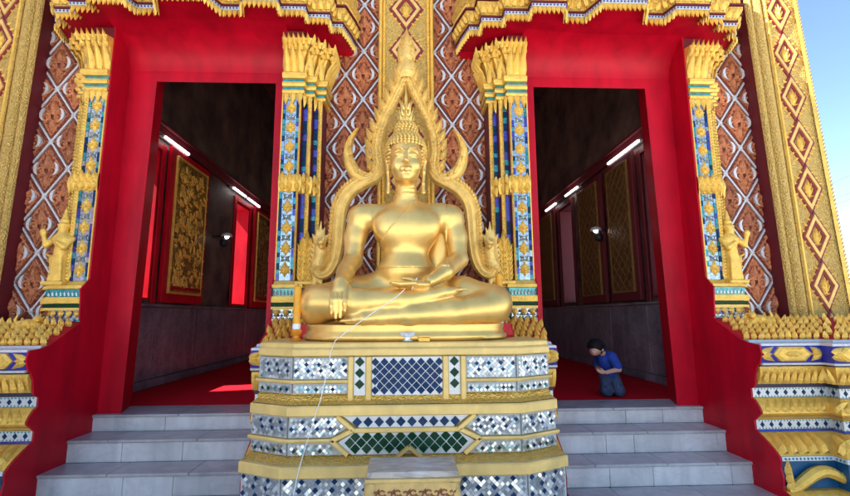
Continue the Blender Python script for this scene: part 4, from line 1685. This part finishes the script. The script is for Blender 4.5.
# fingers
for k, (dx, L) in enumerate(((-.042, .130), (-.014, .155), (.014, .15), (.042, .115))):
    x = -.425 + dx
    zt = .945 - L
    B.chain([(x, 2.945, .955), (x, 2.915 - .012, .905), (x, 2.895 + .01 * (zt < .80), zt + .05), (x, 2.900, zt)], [.017, .0165, .015, .011], .006)
B.chain([(-.375, 2.985, .995), (-.350, 2.945, .945), (-.352, 2.925, .885)], [.019, .016, .011], .008)
for k in range(4):
    z = 1.008 - .004 * k
    y = 2.945 + (k - 1.5) * .026
    B.chain([(.06, y, z), (-.03, y - .004, z - .004), (-.10 + abs(k - 1) * .012, y, z + .006)], [.016, .0145, .010], .006)
B.chain([(.09, 3.00, 1.017), (.03, 3.01, 1.042), (-.02, 2.995, 1.047)], [.018, .015, .010], .008)
# toes
for k in range(5):
    y = 2.905 + k * .014
    B.cone((-.35, y + .0, .776 + .004 * k), (-.405 + .006 * k, y, .772 + .005 * k), .0115, .0085, .006)
    B.cone((.34, 2.965 + k * .014, .968), (.40 - .006 * k, 2.965 + k * .014, .974), .011, .008, .006)
# robe: a thin raised sheet over one shoulder, its edge running down across the chest
x, y, z = B.coords()
base = B.D.copy()
edge = (x * .80 + (z - 1.50) * .62 + .02)                     # > 0 on the bare side removed below
robe = np.maximum(base - .007, -(x * .78 - (z - 1.47) * .60 + .06))
robe = np.maximum(robe, (1.14 - z))
robe = np.maximum(robe, z - 1.66)
robe = np.maximum(robe, np.abs(x) - .30)
B.D = np.minimum(B.D, robe).astype(np.float32)
body = part('body', B.mb(), 'gold_leaf', st, smooth=True)
# shawl sheet hanging between the torso and the folded arm
m = MB()
rings = []
for k in range(9):
    u = k / 8
    rings.append([(.15 + .02 * u + .20 * v, 3.40 - .03 * math.sin(v * 3.0) + .010 * math.sin(u * 5 + v * 4), 1.52 - .50 * u) for v in (0, .25, .5, .75, 1)])
m.grid(rings)
m.grid([[(p[0], p[1] + .02, p[2]) for p in r_] for r_ in rings])
part('shawl', m, 'gold_leaf', st, smooth=True)
# head
cz = 1.955
H = SDF((-.19, 3.08, 1.64), (.19, 3.56, 2.24), .0042)
H.ell((0, 3.335, 2.02), (.134, .142, .150), .03)
H.ell((0, 3.275, 1.945), (.116, .112, .180), .04)
H.ell((0, 3.250, 1.855), (.084, .080, .075), .04)
H.ell((0, 3.205, 1.800), (.036, .036, .032), .03)
for e in (-1, 1):
    H.ell((e * .062, 3.212, 1.895), (.044, .040, .046), .03)              # cheeks
    # brow arcs
    br = [(e * .012, 3.163, 1.985), (e * .034, 3.160, 2.010), (e * .062, 3.172, 2.014), (e * .088, 3.200, 1.992)]
    H.chain(br, [.006, .0065, .006, .004], .012)
    # lidded eyes
    H.ell((e * .047, 3.184, 1.966), (.036, .020, .018), .014)
    H.ell((e * .046, 3.158, 1.953), (.030, .012, .0035), .004, sub=True)
    # ear with a long lobe
    H.chain([(e * .128, 3.335, 2.01), (e * .140, 3.325, 1.97), (e * .134, 3.32, 1.88), (e * .130, 3.315, 1.79), (e * .134, 3.31, 1.715)], [.014, .020, .015, .012, .014], .012)
    H.ell((e * .016, 3.142, 1.902), (.013, .014, .010), .010)              # nostril wings
# nose
H.chain([(0, 3.165, 1.990), (0, 3.146, 1.945), (0, 3.128, 1.908)], [.011, .013, .0165], .014)
# lips
H.cone((-.026, 3.176, 1.856), (.026, 3.176, 1.856), .017, .017, .012)
H.chain([(-.044, 3.186, 1.866), (-.020, 3.164, 1.862), (0, 3.159, 1.858), (.020, 3.164, 1.862), (.044, 3.186, 1.866)], [.0035, .0085, .0085, .0085, .0035], .005)
H.chain([(-.034, 3.180, 1.859), (0, 3.161, 1.846), (.034, 3.180, 1.859)], [.005, .0105, .005], .004)
H.cone((0, 3.35, 1.65), (0, 3.34, 1.82), .082, .078, .03)
for z in (1.70, 1.735):
    H.ell((0, 3.347, z), (.085, .085, .006), .010)
H.ell((0, 3.160, 2.045), (.009, .008, .010), .006)
part('head', H.mb(), 'gold_leaf', st, smooth=True)

# hair: rows of small snail curls over skull and topknot
m = MB()


def curl(p, n, r):
    p, n = Vector(p), Vector(n).normalized()
    a = n.orthogonal().normalized()
    b = n.cross(a)
    rings = []
    for q, (rr, hh) in enumerate(((1.0, 0), (.95, .5), (.62, .95), (.2, 1.25))):
        rings.append([p + (a * math.cos(k * math.pi / 3 + q * .5) + b * math.sin(k * math.pi / 3 + q * .5)) * (r * rr) + n * (r * hh) for k in range(6)])
    m.grid(rings, closed=True, cap=True)


def hairy(c, r, cond, rad):
    row = 0
    th = 0.0
    while th < math.pi:
        z = math.cos(th)
        circ = 2 * math.pi * math.sin(th) * r[0]
        n = max(1, int(circ / (rad * 1.9)))
        for k in range(n):
            ph = 2 * math.pi * (k + .5 * (row % 2)) / n
            d = (math.sin(th) * math.cos(ph), math.sin(th) * math.sin(ph), z)
            p = (c[0] + d[0] * r[0], c[1] + d[1] * r[1], c[2] + d[2] * r[2])
            if cond(p):
                curl(p, (d[0] / r[0], d[1] / r[1], d[2] / r[2]), rad)
        th += rad * 1.7 / r[2]
        row += 1


SK = ((0, 3.34, 2.03), (.150, .154, .168))
hairy(*SK, lambda p: (p[1] > 3.30 and p[2] > 1.80 or p[2] > 2.055 + .012 * (1 - abs(p[0]) / .14)) and p[2] > 1.80 + 0 * p[0] or (abs(p[0]) > .112 and p[2] > 1.93 and p[1] > 3.2), .0145)
hairy((0, 3.36, 2.20), (.085, .09, .10), lambda p: p[2] > 2.17, .013)
part('hair_curls', m, 'gold_hair', st)
m = MB()
m.sphere(SK[0], 1.0, 24, 16, .138, .148, .162)
m.sphere((0, 3.36, 2.20), 1.0, 20, 12, .083, .088, .098)
# hair shell only above the face
m2 = MB()
keep = [f for f in range(len(m.f)) if all((m.v[i][1] > 3.30 and m.v[i][2] > 1.82) or m.v[i][2] > 2.08 for i in m.f[f])]
m2.v, m2.f = m.v, [m.f[f] for f in keep]
m2.m = [0] * len(keep)
part('hair_cap', m2, 'gold_hair', st, smooth=True)
# flame finial on the topknot
m = MB()
m.lathe([(.060, 0), (.062, .012), (.046, .024), (.050, .034), (.036, .05), (.040, .06), (.026, .08), (.030, .09), (.018, .115), (.022, .13), (.012, .18), (.014, .19), (.007, .25), (.002, .335)], (0, 3.36, 2.285), 16)
fin = part('finial', m, 'gold_hair', st, smooth=40)
m = MB()
for k in range(8):
    a = k * math.pi / 4
    for r0, z0, hh, w in ((.046, 2.285, .065, .032), (.033, 2.335, .065, .026), (.022, 2.39, .06, .02)):
        m.leaf((r0 * math.cos(a), 3.36 + r0 * math.sin(a), z0), (math.cos(a) * .18, math.sin(a) * .18, 1), (math.cos(a), math.sin(a), 0), w, hh, .012, curl=.12)
part('finial_leaves', m, 'gold_hair', fin)


# ================================================================== FLAME ARCH BEHIND THE STATUE
AY = 3.78
arch = thing('flame_arch', (0, AY, .64), 'pale gold flame-edged arch with curling horns behind the statue', 'arch')
AX = at(404, 120, AY)[0]


def A(px, py):
    x, z = at(px, py, AY)
    return x - AX, z


def band(path, hw, th, mb, e):
    P = [A(*p) for p in path]
    # Catmull-Rom refinement
    Q, Wd = [], []
    n = len(P)
    for i in range(n - 1):
        p0, p1, p2, p3 = P[max(0, i - 1)], P[i], P[i + 1], P[min(n - 1, i + 2)]
        for k in range(5):
            u = k / 5
            f = lambda a, b, c, d: .5 * (2 * b + (c - a) * u + (2 * a - 5 * b + 4 * c - d) * u * u + (3 * b - a - 3 * c + d) * u ** 3)
            Q.append((f(p0[0], p1[0], p2[0], p3[0]), f(p0[1], p1[1], p2[1], p3[1])))
            Wd.append(hw[i] + (hw[i + 1] - hw[i]) * u)
    Q.append(P[-1])
    Wd.append(hw[-1])
    rings = []
    for i, (x, z) in enumerate(Q):
        a, b = Q[max(0, i - 1)], Q[min(len(Q) - 1, i + 1)]
        tx, tz = b[0] - a[0], b[1] - a[1]
        L = math.hypot(tx, tz)
        nx, nz = -tz / L, tx / L
        w = Wd[i] * AY / FPX
        t_ = th * min(1, w / .03 + .15)
        sec = [(1, .3), (1, -.5), (.72, -.95), (.45, -.75), (.0, -1.0), (-.45, -.75), (-.72, -.95), (-1, -.5), (-1, .3)]
        rings.append([(e * (x + nx * w * s_), AY + t_ * y_, z + nz * w * s_) for s_, y_ in sec])
    mb.grid(rings, closed=True, cap=True)
    return Q


UP = [(404.5, 73), (397, 90), (389, 106), (381, 122), (376, 138), (375, 152), (376.5, 165), (374, 176)]
LO = [(378, 170), (372, 178), (358, 184.5), (346, 194), (339, 208), (337, 225), (335.5, 245), (332, 262), (325, 273), (317, 274), (313.5, 266)]
HORN = [(371, 171.5), (367, 168), (371, 165), (374, 170), (368, 178), (357, 176), (349, 166), (346, 152), (349, 140), (356, 128)]
for e in (-1, 1):
    ee = -e                                  # traced on the left half; mirror for the right
    m = MB()
    band(UP, [5, 5, 5, 5.3, 5.6, 5.6, 5.8, 5.2], .05, m, ee)
    part('upper_band', m, 'gold_pale', arch, smooth=45)
    m = MB()
    for i in range(len(UP) - 1):
        for u in (0.1, .35, .6, .85):
            px, py = UP[i][0] + (UP[i + 1][0] - UP[i][0]) * u, UP[i][1] + (UP[i + 1][1] - UP[i][1]) * u
            dx, dy = UP[i][0] - UP[i + 1][0], UP[i + 1][1] - UP[i][1]
            (x, z), L = A(px, py), math.hypot(dx, dy)
            for o_ in (-.024, .016):
                m.leaf((ee * (x + o_ * dy / L), AY - .040, z - o_ * dx / L), (ee * (dx / L + (-.5 if o_ < 0 else .35)), 0, dy / L), (0, -1, 0), .030, .060, .018)
    part('band_relief', m, 'gold_pale', arch, kind='stuff')
    m = MB()
    Q = band(LO, [5, 6.5, 7, 7, 7, 6.5, 6.3, 6, 5.5, 5, 3.5], .05, m, ee)
    lowb = part('lower_band', m, 'gold_pale', arch, smooth=45)
    m = MB()
    for i in range(8, len(Q) - 12):
        a, b = Q[i - 1], Q[i + 1]
        tx, tz = b[0] - a[0], b[1] - a[1]
        L = math.hypot(tx, tz)
        nx, nz = tz / L, -tx / L                                     # outer side
        if nx > 0 and i > 12:
            nx, nz = -nx, -nz
        p = (Q[i][0] + nx * .050, Q[i][1] + nz * .050)
        m.leaf((ee * p[0], AY - .02, p[1]), (ee * (nx - .6 * tx / L), 0, nz - .6 * tz / L), (0, -1, 0), .045, .045, .02)
    part('scale_edge', m, 'gold_pale', lowb, kind='stuff')
    m = MB()
    band(HORN, [1.2, 2.5, 3.2, 3.5, 5.5, 7, 6.2, 4.6, 3.0, .6], .05, m, ee)
    horn = part('horn', m, 'gold_pale', arch, smooth=45)
    m = MB()
    for (px, py, dx, dz, w, h) in ((356, 174, -.5, 1, .05, .11), (352, 166, -.3, 1, .045, .10), (362, 177, -.9, .8, .045, .08), (349, 157, -.05, 1, .035, .09)):
        x, z = A(px, py)
        m.leaf((ee * x, AY - .045, z), (ee * dx, 0, dz), (0, -1, 0), w, h, .025)
    part('horn_leaves', m, 'gold_pale', horn)
    # flame leaves up the outer edge
    for (px, py, an, L) in ((369.5, 166, 118, 11), (367.5, 157, 112, 12), (367, 147.5, 108, 13), (368, 138.5, 104, 14), (371, 129, 102, 15.5), (375.5, 119, 100, 17), (380, 109.5, 99, 18.5),
                            (385, 100, 98, 20), (389.5, 90.5, 97, 21), (394, 81, 96, 22), (398.5, 71.5, 94, 22)):
        x, z = A(px, py)
        k = AY / FPX
        a = R(an)
        d = (math.cos(a), math.sin(a))
        m = MB()
        m.leaf((ee * (x + .022), AY - .02, z - .03), (ee * (d[0] - .13), 0, d[1]), (0, -1, 0), 8.5 * k, (10 + .45 * L) * k, .05, lean=-.06 * ee)
        part('flame_leaf', m, 'gold_pale', arch)
    # hooded serpent head at the end of the band
    x, z = A(318, 262)
    S = SDF((-.16 + ee * x if False else min(ee * x - .13, ee * x + .13), AY - .14, z - .20), (max(ee * x - .13, ee * x + .13), AY + .12, z + .36), .0085)
    X0 = ee * x
    S.chain([(X0 - ee * .05, AY, z - .06), (X0 - ee * .01, AY - .02, z - .02), (X0 + ee * .012, AY - .03, z + .07), (X0 + ee * .005, AY - .05, z + .15)], [.040, .048, .046, .038], .03)
    S.ell((X0 + ee * .022, AY - .085, z + .145), (.036, .055, .026), .02)                # muzzle
    S.cone((X0 + ee * .030, AY - .11, z + .155), (X0 + ee * .050, AY - .125, z + .185), .016, .006, .012)
    S.cone((X0 + ee * .022, AY - .07, z + .115), (X0 + ee * .030, AY - .115, z + .105), .020, .010, .012)
    for q in range(-2, 3):                                                            # fan of the crest
        S.cone((X0 + q * .014, AY - .03, z + .16), (X0 + q * .034, AY - .01, z + .345 - abs(q) * .055), .026, .006, .018)
    for q in range(4):
        S.cone((X0 - ee * .03, AY - .02, z + .11 - q * .045), (X0 - ee * .085, AY - .01, z + .165 - q * .045), .020, .006, .012)
        S.cone((X0 + ee * .03, AY - .03, z + .09 - q * .04), (X0 + ee * .070, AY - .02, z + .125 - q * .04), .018, .006, .012)
    S.cone((X0, AY - .02, z - .02), (X0 + ee * .01, AY, z - .19), .034, .018, .02)
    S.cone((X0 - ee * .04, AY - .0, z - .04), (X0 - ee * .04, AY, z - .19), .026, .018, .02)
    part('serpent_head', S.mb(), 'gold_pale', arch, smooth=True)
# spire of stacked leaves on the apex
for (py, w, h, dx) in ((80, 19, 30, 0), (66, 16, 34, 0), (52, 10, 26, 0)):
    x, z = A(404.5, py)
    k = AY / FPX
    m = MB()
    m.leaf((x, AY - .045, z), (0, 0, 1), (0, -1, 0), w * k, h * k, .05)
    for e in (-1, 1):
        m.leaf((x + e * w * k * .18, AY - .03, z + .01), (e * .33, 0, 1), (0, -1, 0), w * k * .62, h * k * .72, .035, lean=-.12 * e)
    part('spire_leaf', m, 'gold_pale', arch)
m = MB()
x, z = A(404.5, 60)
m.box(-.04, .04, AY + .02, 4.155, 2.84, 2.89)
part('wall_tie', m, 'gold_pale', arch)


# ================================================================== SMALL THINGS ROUND THE STATUE
def candle(x, y, h, r, label):
    t = thing('candle', (x, y, .64), label, 'candle', 'orange candles beside the statue')
    m = MB()
    m.lathe([(.034, 0), (.036, .01), (.022, .022), (.020, .035), (.034, .05), (.037, .07), (.030, .078)], (x, y, .641), 16)
    part('cup', m, 'candle_cup', t, smooth=40)
    m = MB()
    m.lathe([(.026, 0), (.027, .03), (.025, .035)], (x, y, .719), 14)
    part('collar', m, 'white_plaster', t, smooth=40)
    m = MB()
    m.lathe([(r, 0), (r, h - .115), (r * .8, h - .11), (.003, h - .104)], (x, y, .754), 16)
    part('wax', m, 'candle', t, smooth=40)
    m = MB()
    m.tube([(x, y, .64 + h + .004), (x + .002, y, .64 + h + .02)], .0022, 5)
    part('wick', m, 'black', t)


candle(-.715, 3.05, .355, .0245, 'orange candle in front of the pilaster by gold-shutter doorway')
candle(.705, 3.42, .47, .026, 'orange candle half hidden behind the statue knee')
m = MB()
rg = []
for z, g in ((.642, 0), (.66, .012), (.72, .0), (.742, -.01)):
    rg.append([((-.775 - g + .004 * math.sin(k * 2.1)) * (1 - 2 * k / 20) if False else (-.785 + 1.57 * k / 20), 3.36 - g + .012 * math.sin(k * 2.3), z) for k in range(21)])
rg.append([(-.78 + 1.56 * k / 20, 3.62, .743) for k in range(21)])
m.grid(rg)
m.grid([[(e * .785, y, z) for y in (3.36, 3.5, 3.62)] for e in (-1,) for z in (.642, .742)])
m.grid([[(e * .785, y, z) for y in (3.36, 3.5, 3.62)] for e in (1,) for z in (.642, .742)])
single('red_cloth', m, 'red_cloth', 'red cloth laid under the back of the statue seat', 'cloth', smooth=40)
# crystal cup and brass dish
m = MB()
rings = []
for r, z in ((.012, 0), (.030, .006), (.012, .014), (.012, .024), (.034, .036), (.044, .056), (.036, .058), (.02, .04)):
    rings.append([(.012 + r * (1 + (.22 if k % 2 else -.1)) * math.cos(k * math.pi / 8), 2.905 + r * (1 + (.22 if k % 2 else -.1)) * math.sin(k * math.pi / 8), .641 + z) for k in range(16)])
m.grid(rings, closed=True, cap=True)
single('crystal_cup', m, 'crystal', 'small star-shaped crystal cup at the foot of the statue', 'cup')
t = thing('offering_box', (.115, 2.905, .641), 'small brass offering box beside the crystal cup', 'box')
m = MB()
m.box(.078, .152, 2.885, 2.925, .641, .668, bev=.005)
part('box', m, 'gold', t)
m = MB()
m.box(.075, .155, 2.882, 2.928, .6685, .680, bev=.004)
part('lid', m, 'gold_leaf', t)
# sacred thread from the hand over the pedestal edge
m = MB()
wp = []
for (px, py, Y) in ((405, 289, 2.90), (401, 293, 2.885), (396, 297, 2.865), (374, 312, 2.855), (350, 329, 2.846), (335, 341, 2.838), (331.5, 350, 2.833), (330, 357, 2.834), (327, 372, 2.83), (320, 402, 2.775), (317, 409, 2.745),
                    (313, 424, 2.745), (306, 445, 2.74), (300, 466, 2.635), (298, 473, 2.625), (294, 492, 2.625), (290, 515, 2.62)):
    xx, zz = at(px, py, Y)
    wp.append((xx, Y, zz))
m.tube(wp, .0026, 6)
single('sacred_thread', m, 'thread', 'white cotton thread hanging from the statue hand over the pedestal', 'thread')
m = MB()
pt = []
for k in range(14):
    a = k / 13 * 2 * math.pi
    pt.append((.055 + .046 * math.cos(a) * .4, 2.975 + .05 * math.sin(a) * 1.0, 1.006 + .04 * math.cos(a)))
m.tube(pt, .004, 6)
single('thread_loop', m, 'thread', 'loop of white thread tied round the statue hand', 'thread')

# small altar table in front of the pedestal
tb = thing('altar_table', (.037, 2.42, GROUND), 'small carved altar table with grey marble top before the pedestal', 'table')
X0, X1, Y0, Y1, ZT = -.192, .262, 2.30, 2.54, .062
m = MB()
m.box(X0 + .006, X1 - .006, Y0 + .006, Y1, ZT - .03, ZT, bev=.006)
part('marble_top', m, 'table_marble', tb)
m = MB()
m.box(X0 - .002, X1 + .002, Y0 - .002, Y1 + .004, ZT - .048, ZT - .0305, bev=.005)
part('top_rim', m, 'table_wood', tb)
for (a, b, c, d) in ((X0 + .012, X1 - .012, Y0 + .010, Y0 + .03), (X0 + .012, X1 - .012, Y1 - .03, Y1 - .01)):
    m = MB()
    n = 24
    rings = []
    for k in range(n + 1):
        u = k / n
        zb = ZT - .125 - .022 * abs(math.sin(u * math.pi * 3)) - .05 * (abs(u - .5) * 2) ** 4
        xx = a + (b - a) * u
        rings.append([(xx, c, ZT - .049), (xx, c, zb), (xx, d, zb), (xx, d, ZT - .049)])
    m.grid(rings, closed=True, cap=True)
    ap = part('apron', m, 'table_wood', tb)
    if c < 2.4:
        m = MB()
        for k in range(11):
            xx = a + .03 + k * (b - a - .06) / 10
            sp = []
            for q in range(9):
                an = (.5 if k % 2 else -2.4) + q * .62
                rr = .017 * (1 - q * .07)
                sp.append((xx + rr * math.cos(an), c - .003, ZT - .098 + rr * math.sin(an)))
            m.tube(sp, .0042, 5)
            m.leaf((xx + .012, c, ZT - .10), (.6, 0, (-1) ** k), (0, -1, 0), .014, .03, .008)
        part('apron_scrolls', m, 'table_carve', ap)
for xx in (X0 + .03, X1 - .03):
    for yy in (Y0 + .03, Y1 - .03):
        m = MB()
        e = 1 if xx > 0 else -1
        pth = [(xx, yy, ZT - .05), (xx + e * .012, yy, ZT - .15), (xx + e * .005, yy, -.25), (xx - e * .012, yy, -.45), (xx + e * .01, yy, GROUND + .001)]
        m.tube(pth, [.030, .034, .024, .018, .024], 10)
        part('leg', m, 'table_wood', tb, smooth=60)


# ================================================================== KNEELING CHILD
cx, cy = 2.055, 4.72
ch = thing('person', (cx, cy, 0), 'child in blue shirt and jeans kneeling with hands pressed together', 'person')
# frame: the child faces the statue side (-x) and a little towards the camera
HD = (1.905, 4.60, .475)
S = SDF((1.74, 4.30, -.01), (2.40, 5.05, .62), .0055)
PEL = (2.085, 4.75, .225)
CHS = (2.030, 4.685, .365)
S.cone(PEL, CHS, .062, .066, .03)
S.cone((2.06, 4.62, .395), (2.02, 4.745, .395), .036, .036, .03)
S.cone((2.02, 4.67, .41), (1.945, 4.625, .445), .028, .026, .02)
S.ell((HD[0], HD[1], HD[2]), (.058, .062, .068), .015)
S.ell((1.878, 4.580, .445), (.040, .042, .038), .02)
S.cone((1.862, 4.560, .462), (1.850, 4.548, .448), .008, .009, .01)                 # nose
S.cone((1.868, 4.556, .432), (1.876, 4.552, .432), .006, .006, .006)               # mouth
for q in (-1, 1):
    S.ell((1.868 + q * .012, 4.572 - q * .020, .475), (.012, .012, .007), .008)        # eyes
    S.ell((1.925 + q * .030, 4.605 - q * .052, .465), (.010, .010, .019), .008)        # ears
# arms: shoulder, elbow, wrist, palms together
for sh, el, wr in (((2.065, 4.605, .385), (2.105, 4.560, .275), (1.975, 4.545, .250)), ((2.005, 4.755, .385), (1.985, 4.78, .275), (1.945, 4.60, .245))):
    S.chain([sh, el], [.034, .027], .02)
    S.chain([el, wr], [.026, .019], .01)
for q in (0, 1):
    bx, by = 1.955, 4.545 + q * .018
    S.ell((bx - .012, by, .252), (.024, .009, .020), .006)
    for k in range(4):
        S.chain([(bx - .025, by, .240 + k * .0085), (bx - .055, by - .002, .250 + k * .0085), (bx - .075 + abs(k - 1.5) * .006, by + .001, .262 + k * .0085)], [.0055, .005, .004], .003)
    S.chain([(bx - .010, by - .004 + q * .006, .270), (bx - .030, by, .288)], [.006, .0045], .004)
# legs: thighs upright, shins folded back
for q, kx in ((-1, 2.015), (1, 2.135)):
    S.chain([(2.085 + q * .035, 4.75, .215), (kx, 4.665, .060)], [.044, .034], .02)
    S.chain([(kx, 4.665, .052), (kx + .05, 4.86, .045)], [.034, .028], .02)
    S.chain([(kx + .05, 4.86, .042), (kx + .07, 4.94, .025)], [.028, .018], .01)
body = part('body', S.mb(), 'skin', ch, smooth=True)
T = SDF((1.84, 4.42, .14), (2.30, 4.95, .50), .006)
T.cone((2.085, 4.75, .185), PEL, .082, .080, .02)
T.cone(PEL, CHS, .076, .080, .03)
T.cone((2.065, 4.615, .393), (2.02, 4.75, .393), .046, .046, .03)
T.chain([(2.065, 4.605, .388), (2.098, 4.567, .305)], [.046, .043], .02)
T.chain([(2.005, 4.755, .388), (1.99, 4.775, .305)], [.046, .043], .02)
for k in range(5):                                                     # folds
    T.cone((2.02 + .03 * k, 4.66 - .01 * k, .22 + .02 * k), (2.10 + .015 * k, 4.66, .20 + .035 * k), .012, .006, .02)
T.ell((1.985, 4.652, .425), (.036, .036, .03), .012, sub=True)           # neck opening
x, y, z = T.coords()
T.D = np.maximum(T.D, .165 - z + .006 * np.sin(x * 60)).astype(np.float32)
part('shirt', T.mb(), 'shirt', ch, smooth=True)
J = SDF((1.90, 4.52, -.005), (2.30, 5.0, .30), .006)
for q, kx in ((-1, 2.015), (1, 2.135)):
    J.chain([(2.085 + q * .035, 4.75, .215), (kx, 4.650, .062)], [.064, .054], .008)
    J.chain([(kx, 4.650, .056), (kx + .05, 4.86, .050)], [.053, .044], .02)
for k in range(5):
    J.cone((2.00 + .035 * k, 4.615, .10 + .02 * (k % 3)), (2.025 + .032 * k, 4.625, .085 + .03 * (k % 2)), .012, .006, .010)
J.ell((2.085, 4.765, .205), (.085, .08, .06), .02)
x, y, z = J.coords()
J.D = np.maximum(J.D, .003 - z).astype(np.float32)
part('jeans', J.mb(), 'jeans', ch, smooth=True)
Hh = SDF((1.78, 4.46, .36), (2.06, 4.76, .63), .005)
Hh.ell((1.912, 4.606, .500), (.080, .080, .070), .012)
Hh.ell((1.945, 4.628, .472), (.050, .056, .060), .012)
for k in range(40):
    a = rnd.uniform(0, 6.28)
    b = rnd.uniform(-.1, 1.3)
    d = (math.cos(a) * math.cos(b), math.sin(a) * math.cos(b), math.sin(b))
    Hh.cone((1.912 + d[0] * .066, 4.606 + d[1] * .066, .50 + d[2] * .058), (1.912 + d[0] * .088, 4.606 + d[1] * .088, .492 + d[2] * .080), .013, .004, .006)
Hh.ell((1.872, 4.550, .425), (.052, .052, .047), .008, sub=True)
part('hair', Hh.mb(), 'hair', ch, smooth=True)
ch.location.y -= .10
ch.location.x -= .04


# ================================================================== POWER LINES BEYOND
for k, (pa, pb) in enumerate((((833, 183), (850, 175.5)), ((834, 199), (850, 193)), ((836, 205), (850, 199)))):
    Y = 22 + k
    (xa, za), (xb, zb) = at(*pa, Y), at(*pb, Y)
    sl_ = (zb - za) / (xb - xa)
    m = MB()
    pts = []
    for q in range(-10, 31):
        xx = xa + q * .6
        pts.append((xx, Y, za + (xx - xa) * sl_ + .0022 * (xx - xa) ** 2))
    m.tube(pts, .012, 5)
    single('power_line', m, 'wire', ('highest', 'middle', 'lowest')[k] + ' of three thin power lines crossing the sky by gold column', 'wire', 'power lines across the sky')
